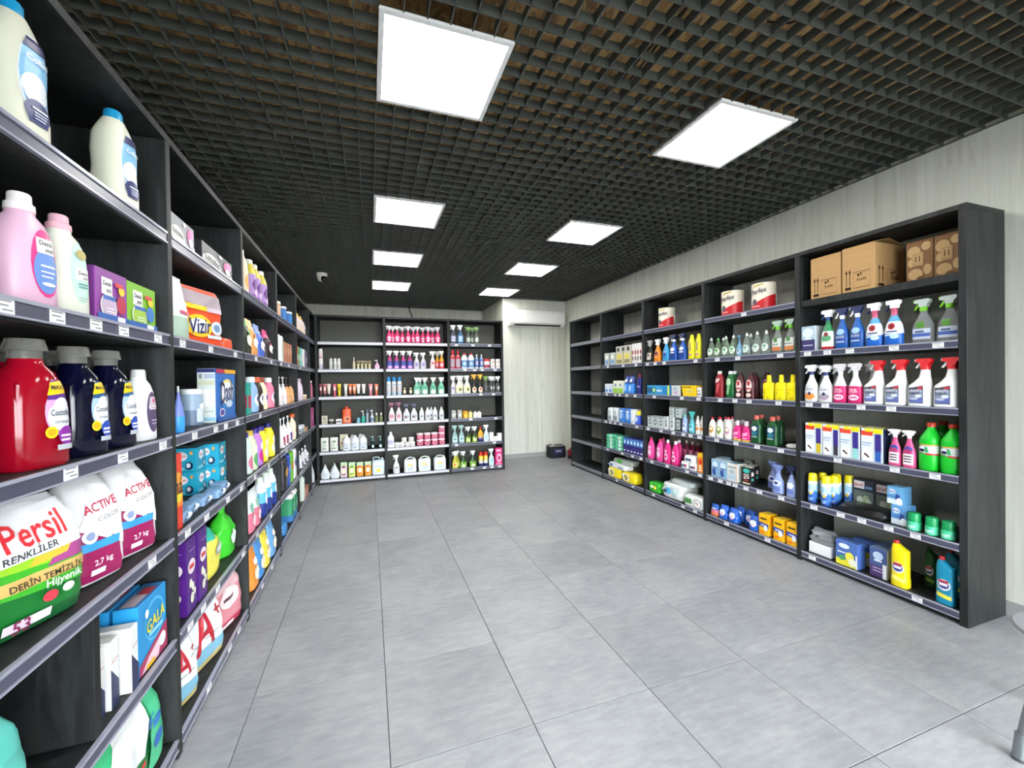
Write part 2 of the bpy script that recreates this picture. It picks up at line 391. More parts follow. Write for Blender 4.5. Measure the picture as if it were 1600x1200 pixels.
# ------------------------------------------------------------------ product builders
# local frame of a product: x = viewer's right, -y = front, z up, origin at the middle of the base
PROF = {  # (height fraction, width fraction, depth fraction, superellipse exponent, x shift fraction)
 'round':  [(0, .9, .9, 2), (.03, 1, 1, 2), (.68, 1, 1, 2), (.78, .86, .86, 2), (.88, .5, .5, 2), (.94, .36, .36, 2), (1, .36, .36, 2)],
 'dish':   [(0, .88, .85, 2.4), (.03, 1, 1, 2.4), (.3, 1, 1, 2.3), (.55, .86, .9, 2.2), (.75, .62, .7, 2), (.9, .36, .42, 2), (1, .3, .4, 2)],
 'flask':  [(0, .92, .9, 3), (.03, 1, 1, 3), (.45, 1, 1, 2.6), (.68, .92, .92, 2.4), (.84, .7, .75, 2.2), (.93, .42, .5, 2), (1, .36, .46, 2)],
 'softener': [(0, .9, .86, 3), (.03, 1, 1, 3), (.25, .99, 1, 2.8), (.42, .93, .95, 2.6), (.58, 1, .98, 2.5), (.74, .98, .92, 2.4), (.86, .8, .78, 2.2), (.94, .55, .6, 2), (1, .5, .56, 2)],
 'maxi':   [(0, .92, .9, 3.4), (.03, 1, 1, 3.2), (.3, 1, 1, 3), (.55, .98, .98, 2.8), (.74, .92, .92, 2.5), (.87, .74, .78, 2.2), (.95, .46, .56, 2), (1, .42, .54, 2)],
 'waist':  [(0, .88, .86, 3), (.03, .97, 1, 3), (.2, 1, 1, 2.8), (.42, .88, .95, 2.6), (.62, .96, .97, 2.5), (.8, .92, .9, 2.4), (.92, .68, .72, 2.1), (1, .48, .56, 2)],
 'spray':  [(0, .9, .88, 3), (.03, 1, 1, 3), (.4, 1, 1, 2.7), (.6, .88, .92, 2.4), (.76, .58, .66, 2.2), (.9, .36, .46, 2), (1, .32, .42, 2)],
 'spray2': [(0, .94, .9, 4), (.02, 1, 1, 4), (.45, 1, 1, 3.6), (.56, .97, .98, 3, .01), (.66, .72, .85, 2.6, .12), (.78, .5, .7, 2.3, .2), (.92, .42, .6, 2, .22), (1, .38, .56, 2, .22)],
 'drop':   [(0, .75, .8, 2.4), (.03, .86, .95, 2.4), (.2, 1, 1, 2.3), (.4, .95, .97, 2.2), (.62, .68, .72, 2.1), (.82, .34, .4, 2), (.92, .2, .26, 2), (1, .14, .2, 2)],
 'big':    [(0, .92, .92, 2.6), (.03, 1, 1, 2.6), (.33, 1, 1, 2.6), (.36, .96, .96, 2.6), (.6, .96, .96, 2.6), (.63, 1, 1, 2.5), (.74, .92, .92, 2.3), (.9, .5, .5, 2), (.95, .36, .36, 2), (1, .36, .36, 2)],
 'duck':   [(0, .95, .9, 3.4), (.02, 1, 1, 3.4), (.2, 1, 1, 3.2), (.22, .94, .96, 3.2), (.7, .95, .95, 3.2), (.86, .96, .9, 3, .0), (.94, .6, .7, 2.6, -.16), (1, .36, .5, 2.2, -.24)],
 'square': [(0, .92, .92, 5), (.02, 1, 1, 5), (.9, 1, 1, 5), (.96, .95, .95, 4), (1, .86, .86, 4)],
 'yellow': [(0, .95, .95, 3), (.02, 1, 1, 3), (.62, 1, 1, 3), (.72, .86, .86, 2.6), (.76, .42, .5, 2), (1, .38, .46, 2)],
 'jar':    [(0, .92, .92, 2), (.03, 1, 1, 2), (.94, 1, 1, 2), (1, .94, .94, 2)],
 'cone':   [(0, .8, .8, 2), (.03, .84, .84, 2), (1, 1, 1, 2)],
 'tube':   [(0, .5, .7, 2), (.02, .6, 1, 2), (.3, .72, 1, 2), (.7, .9, .7, 2), (.94, 1, .2, 3), (1, 1, .14, 4)],
 'can':    [(0, .94, .94, 2), (.02, 1, 1, 2), (.88, 1, 1, 2), (.95, .84, .84, 2), (1, .7, .7, 2)],
 'pouch':  [(0, .93, .7, 3.4), (.03, 1, .95, 3.4), (.18, 1, 1, 3), (.42, .99, .92, 2.7), (.62, .98, .72, 2.5), (.78, .96, .46, 2.5), (.9, .94, .18, 3), (.95, .95, .06, 4), (1, .95, .05, 4)],
 'bag':    [(0, .88, .72, 4), (.03, .95, .9, 4.5), (.15, 1, 1, 4.5), (.4, 1, 1, 4.2), (.62, .98, .94, 4), (.78, .93, .74, 3.6), (.88, .86, .5, 3.4), (.95, .76, .28, 3.2), (1, .68, .14, 3)],
 'bundle': [(0, .8, .8, 2.6), (.04, .95, .95, 2.5), (.3, 1, 1, 2.3), (.55, .92, .92, 2.2), (.7, .66, .66, 2), (.8, .3, .3, 2), (.86, .22, .22, 2), (.93, .4, .34, 2), (1, .5, .2, 2)],
 'pillow': [(0, .93, .92, 5), (.1, .99, .98, 6), (.45, 1, 1, 6), (.75, .99, .98, 6), (.93, .96, .93, 5), (1, .87, .82, 4.5)],
 'can2':   [(0, .95, .95, 2), (.02, 1, 1, 2), (1, 1, 1, 2)],
 'jerry':  [(0, .93, .9, 5), (.02, 1, 1, 5), (.86, 1, 1, 5), (.94, .96, .92, 4), (1, .9, .7, 4)],
}
def prof_at(P, t):
    for a, b in zip(P, P[1:]):
        if t <= b[0]:
            k = (t-a[0])/max(1e-6, b[0]-a[0]); xa = a[4] if len(a) > 4 else 0; xb = b[4] if len(b) > 4 else 0
            return [a[i]+(b[i]-a[i])*k for i in (1, 2, 3)]+[xa+(xb-xa)*k]
    q = P[-1]; return [q[1], q[2], q[3], q[4] if len(q) > 4 else 0]
class Surf:
    def __init__(s, prof, w, d, h, crumple=0, seed=0): s.P = PROF[prof] if isinstance(prof, str) else prof; s.w, s.d, s.h, s.c, s.seed = w, d, h, crumple, seed
    def wob(s, p, t):
        if not s.c: return 0
        k = 9/max(s.w, .05); return s.c*s.w*noise.noise(Vector((p[0]*k*.55+s.seed*3.1, p[1]*k*.55, p[2]*k*.6)))*(.25+min(1, t*1.6))
    def loft(s, mb, bands, seg=20, cuts=()):
        ts = sorted({round(q[0], 4) for q in s.P} | {round(b[0], 4) for b in bands} | set(cuts))
        if s.c: ts = sorted(set(ts) | {k/14 for k in range(15)})
        vs_ = []
        for t in ts:
            wf, df, n, xo = prof_at(s.P, t)
            for k in range(seg):
                a = 2*math.pi*(k+.5)/seg; ca, sa = math.cos(a), math.sin(a)
                p = (math.copysign(abs(ca)**(2/n), ca)*s.w/2*wf+xo*s.w, math.copysign(abs(sa)**(2/n), sa)*s.d/2*df, t*s.h)
                o = s.wob(p, t); vs_.append((p[0]+o*ca, p[1]+o*sa, p[2]))
        for r in range(len(ts)-1):
            tm = (ts[r]+ts[r+1])/2; m = [b[1] for b in bands if b[0] <= tm][-1]
            o = r*seg
            mb.add([], [], m)
            k0 = mb.slot(m)
            for k in range(seg): mb.f.append([len(mb.v)+i for i in (o+k, o+(k+1) % seg, o+seg+(k+1) % seg, o+seg+k)]); mb.mi.append(k0)
        L = len(mb.v); mb.v += vs_
        mb.f.append([L+k for k in range(seg-1, -1, -1)]); mb.mi.append(mb.slot(bands[0][1]))
        mb.f.append([L+(len(ts)-1)*seg+k for k in range(seg)]); mb.mi.append(mb.slot(bands[-1][1]))
    def front(s, fx, fz):
        """fx in -1..1 of the half width at the widest, fz in 0..1 of the height -> point on the front"""
        wf, df, n, xo = prof_at(s.P, min(1, max(0, fz)))
        fz = min(.995, max(.008, fz)); u = fx*s.w/2; a = min(.995, abs(u-xo*s.w)/(s.w/2*wf)); uu = math.copysign(a*s.w/2*wf, u-xo*s.w)+xo*s.w
        y = -s.d/2*df*(1-a**n)**(1/n); p = (uu, y, fz*s.h); o = s.wob(p, fz)
        return Vector((uu, y-o, fz*s.h))
class Flat:
    """front (or side) face of a box"""
    def __init__(s, w, d, h, side=0): s.w, s.d, s.h, s.side = w, d, h, side; s.c = 0
    def front(s, fx, fz):
        fx = min(.99, max(-.99, fx)); fz = min(.995, max(.006, fz))
        if s.side: return Vector((s.side*s.w/2, fx*s.d/2*s.side, fz*s.h))
        return Vector((fx*s.w/2, -s.d/2, fz*s.h))
TXT = {}
def text_mesh(body):
    """verts, faces of a line of lettering, 1 unit wide, centred, plus its height"""
    if body in TXT: return TXT[body]
    cu = bpy.data.curves.new('t', 'FONT'); cu.body = body; cu.resolution_u = 2; cu.offset = .012
    o = bpy.data.objects.new('t', cu); COL.objects.link(o); bpy.context.view_layer.update()
    me = o.evaluated_get(bpy.context.evaluated_depsgraph_get()).to_mesh()
    vs_ = [v.co.copy() for v in me.vertices]; fs = [list(p.vertices) for p in me.polygons]
    COL.objects.unlink(o); bpy.data.objects.remove(o)
    x0 = min(v.x for v in vs_); x1 = max(v.x for v in vs_); y0 = min(v.y for v in vs_); y1 = max(v.y for v in vs_); W = x1-x0
    TXT[body] = ([((v.x-(x0+x1)/2)/W, (v.y-(y0+y1)/2)/W) for v in vs_], fs, (y1-y0)/W); return TXT[body]
def split_tris(vs_, fs):
    vs_ = list(vs_); out = []; mid = {}
    def m(a, b):
        k = (min(a, b), max(a, b))
        if k not in mid: mid[k] = len(vs_); vs_.append(((vs_[a][0]+vs_[b][0])/2, (vs_[a][1]+vs_[b][1])/2))
        return mid[k]
    for f in fs:
        for i in range(1, len(f)-1):
            a, b, c = f[0], f[i], f[i+1]; x, y, z = m(a, b), m(b, c), m(c, a)
            out += [[a, x, z], [x, b, y], [z, y, c], [x, y, z]]
    return vs_, out
def decals(mb, S_, shapes, lift=.0008):
    """shapes in face fractions: r/q = patch, e = ellipse, t = lettering"""
    sd = getattr(S_, 'side', 0)
    nrm = Vector((sd, 0, 0)) if sd else Vector((0, -1, 0))
    for i, sh in enumerate(shapes):
        k = sh[0]; e = nrm*(lift+.0005*i); col = sh[-1]
        if k in 'rq':
            if k == 'r': x0, z0, x1, z1 = sh[1:5]; c = ((x0, z0), (x1, z0), (x1, z1), (x0, z1))
            else: c = sh[1]
            nx, nz = ((22 if max(abs(q[0]) for q in c) > .84 else 10), 6) if isinstance(S_, Surf) else (1, 1)
            vs_ = []
            for b in range(nz+1):
                for a in range(nx+1):
                    s_, t_ = (.5-.5*math.cos(math.pi*a/nx) if nx > 12 else a/nx), b/nz
                    p = [(c[0][j]*(1-s_)+c[1][j]*s_)*(1-t_)+(c[3][j]*(1-s_)+c[2][j]*s_)*t_ for j in (0, 1)]
                    vs_.append(S_.front(*p)+e)
            mb.add(vs_, [[b*(nx+1)+a, b*(nx+1)+a+1, (b+1)*(nx+1)+a+1, (b+1)*(nx+1)+a] for b in range(nz) for a in range(nx)], col)
        elif k == 'e':
            cx, cz, rx, rz = sh[1:5]; N = 18; vs_ = [S_.front(cx, cz)+e]; rr = (1,) if not isinstance(S_, Surf) else (.4, .75, 1)
            for r in rr: vs_ += [S_.front(cx+rx*r*math.cos(q*2*math.pi/N), cz+rz*r*math.sin(q*2*math.pi/N))+e for q in range(N)]
            fs = [[0, 1+q, 1+(q+1) % N] for q in range(N)]
            for j in range(len(rr)-1): fs += [[1+j*N+q, 1+(j+1)*N+q, 1+(j+1)*N+(q+1) % N, 1+j*N+(q+1) % N] for q in range(N)]
            mb.add(vs_, fs, col)
        elif k == 't':      # ('t', cx, cz, width, slant, text, colour)
            cx, cz, wd, sl, tx = sh[1:6]; vs2, fs, hh = text_mesh(tx)
            if isinstance(S_, Surf) and wd > .5:
                for _ in range(2 if S_.c else 1): vs2, fs = split_tris(vs2, fs)
            W_ = S_.d if sd else S_.w; asp = W_/2/S_.h
            st = sh[6] if len(sh) > 7 else 1
            mb.add([S_.front(cx+v[0]*wd, cz+(v[1]*st+v[0]*sl)*wd*asp)+e*1.6 for v in vs2], fs, col)
def lathe_cap(r, z0, z1, m, rib=0, taper=.92, seg=16, mb=None):
    mb = mb or MB(); s = Surf([(0, 1, 1, 2), (.82, 1-(1-taper)*.7, 1-(1-taper)*.7, 2), (1, taper*.86, taper*.86, 2)], 2*r, 2*r, z1-z0)
    o = len(mb.v); s.loft(mb, [(0, m)], seg)
    mb.v[o:] = [(v[0], v[1], v[2]+z0) for v in mb.v[o:]]; return mb
def extrude_xz(mb, poly, t0, t1, m, sx=1):
    """side outline in x,z pushed out to +-t (t0 at the bottom, t1 at the top)"""
    zs = [p[1] for p in poly]; za, zb = min(zs), max(zs); n = len(poly)
    def th(z): return t0+(t1-t0)*(z-za)/(zb-za)
    f = [(p[0]*sx, -th(p[1]), p[1]) for p in poly]; b = [(p[0]*sx, th(p[1]), p[1]) for p in poly]
    cx = sum(p[0] for p in poly)/n*sx; cz = sum(zs)/n
    # a rounded ridge ring in the middle makes the sides swell
    mb.add(f+b, [list(range(n)), list(range(2*n-1, n-1, -1))]+[[k, n+k, n+(k+1) % n, (k+1) % n] for k in range(n)], m)

PCACHE = {}
def parts_for(kind, w, d, h, st):
    key = (kind, round(w, 3), round(d, 3), round(h, 3), repr(st))
    if key in PCACHE: return PCACHE[key]
    P = []          # (name, mesh, parent index or None)
    def put(name, mb, par=None, smooth=35): P.append((name, mb.mesh(name, smooth), par)); return len(P)-1
    body = st.get('c', '#ddd'); cap = st.get('cap', '#eee'); lab = st.get('lab', ()); bands = st.get('bands') or [(0, body)]
    def label_on(S_, par=None, name='label'):
        if lab:
            mb = MB(); decals(mb, S_, lab, .0045 if S_.c else .0008); put(name, mb, par, 0)
    if kind == 'spray':
        prof = st.get('prof', 'spray'); hb = h*st.get('hb', .74); S_ = Surf(prof, w, d, hb); mb = MB(); S_.loft(mb, bands); put('body', mb)
        label_on(S_)
        q = PROF[prof][-1]; xo = (q[4] if len(q) > 4 else 0)*w; r = max(.012, q[1]*w/2*1.12)
        hh = h-hb; L = st.get('len', min(.05, w*.6)); nz = st.get('noz', -1)
        mb = MB(); lathe_cap(r, hb-.004, hb+hh*.36, st.get('collar', cap), taper=1, mb=mb); mb.v = [(v[0]+xo, v[1], v[2]) for v in mb.v]
        o = len(mb.v); z0 = hb+hh*.3; z1 = h
        H_ = z1-z0
        extrude_xz(mb, [(.42*L, z0), (.5*L, z0+H_*.35), (.72*L, z0+H_*.6), (.74*L, z0+H_*.86), (.5*L, z1), (-.78*L, z1-H_*.04), (-.86*L, z1-H_*.18), (-.84*L, z0+H_*.5), (-.36*L, z0+H_*.42), (-.34*L, z0)], r*.95, r*.62, cap, -nz)
        mb.v[o:] = [(v[0]+xo, v[1], v[2]) for v in mb.v[o:]]
        hd = put('sprayer_head', mb, None, 50)
        tc = st.get('trig', cap); mb = MB()
        extrude_xz(mb, [(-.30*L, z0+H_*.5), (-.56*L, z0+H_*.52), (-.7*L, z0+H_*.16), (-.98*L, z0-H_*.28), (-.86*L, z0-H_*.34), (-.55*L, z0+H_*.02), (-.36*L, z0+H_*.3)], r*.36, r*.36, tc, -nz)
        mb.v = [(v[0]+xo, v[1], v[2]) for v in mb.v]; put('trigger', mb, hd, 50)
        mb = MB(); a = xo+nz*.84*L; b = xo+nz*1.04*L; mb.box(min(a, b), max(a, b), -r*.42, r*.42, z0+H_*.56, z0+H_*.9, st.get('nozc', tc), .0015); put('nozzle', mb, hd, 0)
    elif kind in ('bottle', 'jarl'):
        prof = st.get('prof', 'flask'); hc = st.get('hc', .12)*h; hb = h-hc; S_ = Surf(prof, w, d, hb); mb = MB(); S_.loft(mb, bands, 22); put('body', mb)
        label_on(S_)
        q = PROF[prof][-1]; xo = (q[4] if len(q) > 4 else 0)*w
        r = min(q[1]*w, q[2]*d)/2*st.get('rc', 1.12); mb = MB()
        if st.get('cap2'):      # dosing cap: collar below a measuring cup
            lathe_cap(r*1.16, hb-.003, hb+hc*.42, st['cap2'], taper=.96, mb=mb); lathe_cap(r*.92, hb+hc*.4, h, cap, taper=.95, mb=mb)
        elif st.get('cup'):     # flared clear cup over a neck
            lathe_cap(r, hb-.003, hb+hc*.55, cap, taper=1, mb=mb)
            o = len(mb.v); Surf([(0, 1.35, 1.35, 2), (.2, 1.3, 1.3, 2), (1, 1.12, 1.12, 2)], 2*r, 2*r, hc*.6).loft(mb, [(0, cap)], 18); mb.v[o:] = [(v[0], v[1], v[2]+hb+hc*.42) for v in mb.v[o:]]
        elif st.get('spout'):   # pull-up spout
            lathe_cap(r, hb-.003, hb+hc*.5, cap, taper=.8, mb=mb); lathe_cap(r*.5, hb+hc*.45, h, cap, taper=.9, mb=mb)
        else: lathe_cap(r, hb-.003, h, cap, taper=st.get('tap', .95), mb=mb)
        mb.v = [(v[0]+xo, v[1], v[2]) for v in mb.v]; put('cap', mb)
        if st.get('handle'):    # moulded grip ridge
            mb = MB(); hx = st['handle']*w*.43
            mb.tube([(hx*.86, -d*.30, hb*(.30+.05*k)) if 0 < k < 10 else (hx*.62, -d*.2, hb*(.30+.05*k)) for k in range(11)], w*.045, body, 8); put('grip', mb)
    elif kind == 'can':
        hc = st.get('hc', .2)*h; hb = h-hc; S_ = Surf('can', w, w, hb); mb = MB(); S_.loft(mb, bands); put('body', mb); label_on(S_)
        mb = lathe_cap(w/2*.97, hb-.012, h, cap, taper=.82); put('cap', mb)
    elif kind == 'jar':
        hc = st.get('hc', .2)*h; hb = h-hc; S_ = Surf(st.get('prof', 'jar'), w, d, hb); mb = MB(); S_.loft(mb, bands, 22); put('body', mb); label_on(S_)
        mb = lathe_cap(w/2*st.get('rc', 1.03), hb-.003, h, cap, taper=.98, seg=22); put('lid', mb)
    elif kind == 'pump':
        hb = h*.64; S_ = Surf(st.get('prof', 'flask'), w, d, hb); mb = MB(); S_.loft(mb, bands); put('body', mb); label_on(S_)
        mb = lathe_cap(max(.011, w*.18), hb-.003, hb+h*.1, cap); mb.tube([(0, 0, hb+h*.08), (0, 0, h*.93)], .005, cap)
        mb.tube([(w*.12, 0, h*.95), (0, 0, h*.965), (-w*.3, 0, h*.97), (-w*.5, 0, h*.93)], [.009, .011, .008, .005], cap); put('pump_head', mb)
    elif kind == 'tube':
        hc = h*st.get('hc', .2); mb = MB(); S_ = Surf('tube', w, d, h-hc); S_.loft(mb, bands); mb.v = [(v[0], v[1], v[2]+hc) for v in mb.v]; put('body', mb)
        if lab: mb = MB(); decals(mb, S_, lab); mb.v = [(v[0], v[1], v[2]+hc) for v in mb.v]; put('label', mb, None, 0)
        put('cap', lathe_cap(w*.36, 0, hc+.003, cap, taper=1))
    elif kind == 'roll':
        S_ = Surf('can2', w, w, h); mb = MB(); S_.loft(mb, bands, 28)
        put('wrapper', mb); label_on(S_)
        mb = MB(); lathe_cap(w*.16, h*.99, h+.002, '#d9d2c2', taper=1, mb=mb); put('core', mb)
    elif kind in ('pouch', 'bag', 'bundle', 'pillow'):
        S_ = Surf(st.get('prof', kind), w, d, h, st.get('cr', .03), st.get('seed', 1)); mb = MB(); S_.loft(mb, bands, st.get('seg', 30)); put('body', mb, None, 40 if kind != 'bundle' else 60); label_on(S_)
        if kind == 'pillow':
            for s in (-1, 1):
                mb = MB(); z = h*.42
                mb.add([(s*w*.44, -d*.42, z), (s*w*.54, -d*.42, z+.004), (s*w*.54, d*.42, z+.004), (s*w*.44, d*.42, z), (s*w*.44, -d*.42, z+.004), (s*w*.54, -d*.42, z+.006), (s*w*.54, d*.42, z+.006), (s*w*.44, d*.42, z+.004)],
                       [[0, 1, 2, 3], [4, 5, 6, 7], [0, 1, 5, 4], [1, 2, 6, 5], [2, 3, 7, 6]], st.get('fin', body)); put('end_seal', mb, None, 0)
    elif kind == 'box':
        mb = MB(); b_ = min(.002, h*.1)
        mb.box(-w/2, w/2, -d/2, d/2, 0, h, body, b_, mats={k: mat_of(st[v]) for k, v in (('left', 'side'), ('right', 'side'), ('top', 'top'), ('front', 'front')) if v in st}); put('carton', mb, None, 0)
        if lab: label_on(Flat(w, d, h))
        for s in (-1, 1):
            if st.get('sd'): mb = MB(); decals(mb, Flat(w, d, h, s), st['sd']); put('side_print', mb, None, 0)
        if st.get('td'):
            mb = MB()
            for i, (x0, y0, x1, y1, c_) in enumerate(st['td']): mb.add([(x0*w/2, y0*d/2, h+.0008+.0004*i), (x1*w/2, y0*d/2, h+.0008+.0004*i), (x1*w/2, y1*d/2, h+.0008+.0004*i), (x0*w/2, y1*d/2, h+.0008+.0004*i)], [[0, 1, 2, 3]], c_)
            put('top_print', mb, None, 0)
    elif kind == 'cardbox':
        mb = MB(); mb.box(-w/2, w/2, -d/2, d/2, 0, h, st.get('m', CARD), .002); put('carton', mb, None, 0)
        label_on(Flat(w, d, h), None, 'print')
        if st.get('sd'): mb = MB(); decals(mb, Flat(w, d, h, 1), st['sd']); put('side_print', mb, None, 0)
        for s in (-1, 1):
            mb = MB(); a = st.get('flap', .16)*s
            mb.add([(-w/2+.003, s*d/2*.98, h+.001), (w/2-.003, s*d/2*.98, h+.001), (w/2-.003, s*.006, h+.001+abs(a)*d*.5), (-w/2+.003, s*.006, h+.001+abs(a)*d*.35),
                    (-w/2+.003, s*d/2*.98, h+.005), (w/2-.003, s*d/2*.98, h+.005), (w/2-.003, s*.006, h+.005+abs(a)*d*.5), (-w/2+.003, s*.006, h+.005+abs(a)*d*.35)],
                   [[0, 1, 2, 3], [4, 5, 6, 7], [0, 1, 5, 4], [2, 3, 7, 6], [1, 2, 6, 5], [3, 0, 4, 7]], st.get('m', CARD)); put('flap', mb, None, 0)
    elif kind == 'jerry':
        hb = h*.84; S_ = Surf('jerry', w, d, hb); mb = MB(); S_.loft(mb, bands, 28); put('body', mb); label_on(S_)
        rnd = st.get('round'); mb = MB(); r = w*.05
        if rnd: mb.tube([(w*(.02+.34*math.cos(math.pi*(1-k/10))), 0, hb-.006+(h-hb)*math.sin(math.pi*k/10)) for k in range(11)], r, body, 8)
        else: mb.tube([(-w*.4, 0, hb-.01), (-w*.4, 0, h*.955), (-w*.34, 0, h*.985), (0, 0, h*.985), (w*.08, 0, h*.95), (w*.1, 0, hb-.01)], r, body, 8)
        put('handle', mb); mb = lathe_cap(w*.11, hb-.01, hb+(h-hb)*.6, cap); mb.v = [(v[0]+w*.32, v[1], v[2]) for v in mb.v]; put('cap', mb)
    elif kind == 'stick':   # little glass diffuser with reeds
        S_ = Surf('square', w, d, h*.45); mb = MB(); S_.loft(mb, bands); put('body', mb); label_on(S_); put('cap', lathe_cap(w*.2, h*.44, h*.56, cap))
        for k in range(4):
            mb = MB(); a = -.5+.33*k; mb.tube([(0, 0, h*.5), (a*w*.9, (k % 2-.5)*.012, h)], .0016, '#2e2a26', 5); put('reed', mb)
    PCACHE[key] = P; return P

# ------------------------------------------------------------------ stocking the shelves
ORD = ['top', 'second', 'third', 'fourth', 'fifth', 'bottom']
BAYN = {'R1': 'cardboard box bay', 'R2': 'twin kitchen roll bay', 'R3': 'single kitchen roll bay', 'R4': 'bay beside the empty one',
        'L1': 'blue-capped bottle bay', 'LA': 'blue-capped bottle bay', 'L2': 'orchid box bay', 'L3': 'purple bottle bay', 'L4': 'small jar bay', 'L5': 'yellow pouch bay', 'L6': 'dark corner bay',
        'B1': 'bare-topped back bay', 'B2': 'pink spray bay', 'B3': 'air conditioner bay'}
def bay_range(b, lv=0):
    if b == 'LA': return 1.032, 1.495
    if b == 'L1' and lv == 4: return 1.536, 1.988
    r, i = b[0], int(b[1])
    if r == 'R': a, c = -RU[i], -RU[i-1]
    elif r == 'L': a, c = LU[i], LU[i+1] if i < 6 else 6.595
    else: a, c = BU[i-1], BU[i]
    return a+.022, c-.022
ITEMS = []; ROWN = [0]
DR = {'spray': .62, 'bottle': .66, 'jar': 1, 'can': 1, 'pump': .7, 'tube': .55, 'roll': 1, 'pouch': .42, 'bag': .55, 'bundle': .8, 'pillow': 1.4, 'jerry': .6, 'stick': .8, 'jarl': 1, 'box': .5, 'cardbox': .7}
def row(bay, lv, kind, name, desc, cat, xs, wpx, ytop, off=.015, d=None, zo=0, h=None, wm=None, rz=0, **st):
    """look-alikes on one shelf: xs = picture columns of their middles, each optionally with its own setback"""
    run = bay[0]; first = xs[0] if not isinstance(xs[0], tuple) else xs[0][0]; o0 = off if not isinstance(xs[0], tuple) else xs[0][1]
    w_ = .08
    for _ in range(3):
        oc = o0+(d if d else DR[kind]*w_)/2
        p = world(run, u_at(run, first, ytop+20, oc), oc); D = depth((*p, CAMZ)); ph = math.atan((first-800)/F)
        w_ = wm or wpx*D/F*math.cos(ph)*({'R': 1.04 if bay == 'R1' else 1.13, 'B': 1.02, 'L': 1}[run] if kind in ('spray', 'bottle', 'pump') else 1)
    dd = d or DR[kind]*w_
    hh = h or min(z_at(run, first, ytop, oc)-LEV[lv]-zo, .405-BT-.008-zo if lv else .36-zo)
    ROWN[0] += 1
    for x_ in xs:
        px, of = x_ if isinstance(x_, tuple) else (x_, off)
        ITEMS.append(dict(bay=bay, lv=lv, kind=kind, name=name, desc=desc, cat=cat, w=w_, d=dd, h=hh, u=u_at(run, px, 600, of+dd*(.15 if bay > 'L2' and run == 'L' else .5)), off=of, zo=zo, st=st, row=ROWN[0], n=len(xs), rz=rz))
def box(bay, lv, name, desc, cat, faces, ytop, d=.12, off=.015, zo=0, h=None, kind='box', rz=0, **st):
    """boxes: faces = picture columns (x0, x1) of each front face"""
    run = bay[0]; ROWN[0] += 1; hh = h; w0 = None
    for fc in faces:
        of = fc[2] if len(fc) > 2 else off
        if fc[0] == 'u': ua, ub, of = fc[1]-fc[2]/2, fc[1]+fc[2]/2, fc[3]
        else: ua, ub = sorted((u_at(run, fc[0], 600, of), u_at(run, fc[1], 600, of)))
        if w0 is None: w0 = ub-ua
        if hh is None: hh = min(z_at(run, (fc[0]+fc[1])/2, ytop, of)-LEV[lv]-zo, .405-BT-.008-zo if lv else .36-zo)
        ITEMS.append(dict(bay=bay, lv=lv, kind=kind, name=name, desc=desc, cat=cat, w=w0, d=d, h=min(hh, .357-st.get('flap', .16)*d*.5) if kind == 'cardbox' else hh, u=(ua+ub)/2, off=of, zo=zo, st=st, row=ROWN[0], n=len(faces), rz=rz))
def settle():
    """keep neighbours on a shelf from touching and everything between its uprights"""
    by = {}
    for it in ITEMS: by.setdefault((it['bay'], it['lv']), []).append(it)
    for (bay, lv), L in by.items():
        a, b = bay_range(bay, lv); dep = .38
        for it in L:
            it['w'] = min(it['w'], b-a-.01); it['off'] = min(it['off'], max(.004, dep-it['d']-.004)); 
            k_ = it['kind']; it['ex'] = {'spray': .07*it['w'], 'pillow': .05*it['w']+.002, 'bundle': .012, 'bag': .008, 'pouch': .006}.get(k_, .004 if it['st'].get('sd') else .001)+it['st'].get('cr', 0)*it['w']*.35+abs(math.sin(it['rz']))*it['d']*(.3 if it['bay'] in ('L1', 'L2') else 0)
            if it['d'] > dep-.01: it['d'] = dep-.01; it['off'] = .004
        for _ in range(500):
            mv = 0
            for p in L:
                ec = p['w']*.135 if p['kind'] == 'spray' else p['ex']; lo, hi = a+p['w']/2+ec, b-p['w']/2-ec
                p['u'] = min(max(p['u'], lo), hi) if lo < hi else (a+b)/2
            for i, p in enumerate(L):
                for q in L[i+1:]:
                    if p['off']+p['d']+.001 <= q['off'] or q['off']+q['d']+.001 <= p['off']: continue
                    if p['zo']+p['h'] <= q['zo']+.001 or q['zo']+q['h'] <= p['zo']+.001: continue
                    need = (p['w']+q['w'])/2+p['ex']+q['ex']; dlt = q['u']-p['u']; ov = need-abs(dlt)
                    if ov > 1e-4:
                        s = (1 if dlt >= 0 else -1)*ov/2; p['u'] -= s; q['u'] += s; mv = max(mv, ov)
            if mv < 2e-4: break
        else:
            print('CROWDED', bay, lv, round(mv, 3))
def stock():
    settle()
    front = {it['row'] for it in ITEMS if it['off'] < .085}
    for it in ITEMS:
        run = it['bay'][0]
        P = parts_for(it['kind'], it['w'], it['d'], it['h'], it['st'])
        lab = '%s%s, %s shelf, %s' % (it['desc'], ' set back' if it['off'] >= .085 and it['row'] in front else '', ORD[it['lv']], BAYN[it['bay']])
        x, y = world(run, it['u'], it['off']+it['d']/2)
        o = thing(it['name'], lab, it['cat'], (x, y, LEV[it['lv']]+it['zo']+.0006), ROT[run]+it['rz'], '%s, %s shelf' % (it['desc'], ORD[it['lv']]) if it['n'] > 1 else None)
        objs = []
        for nm, me, par in P: objs.append(link(nm, me, o if par is None else objs[par]))

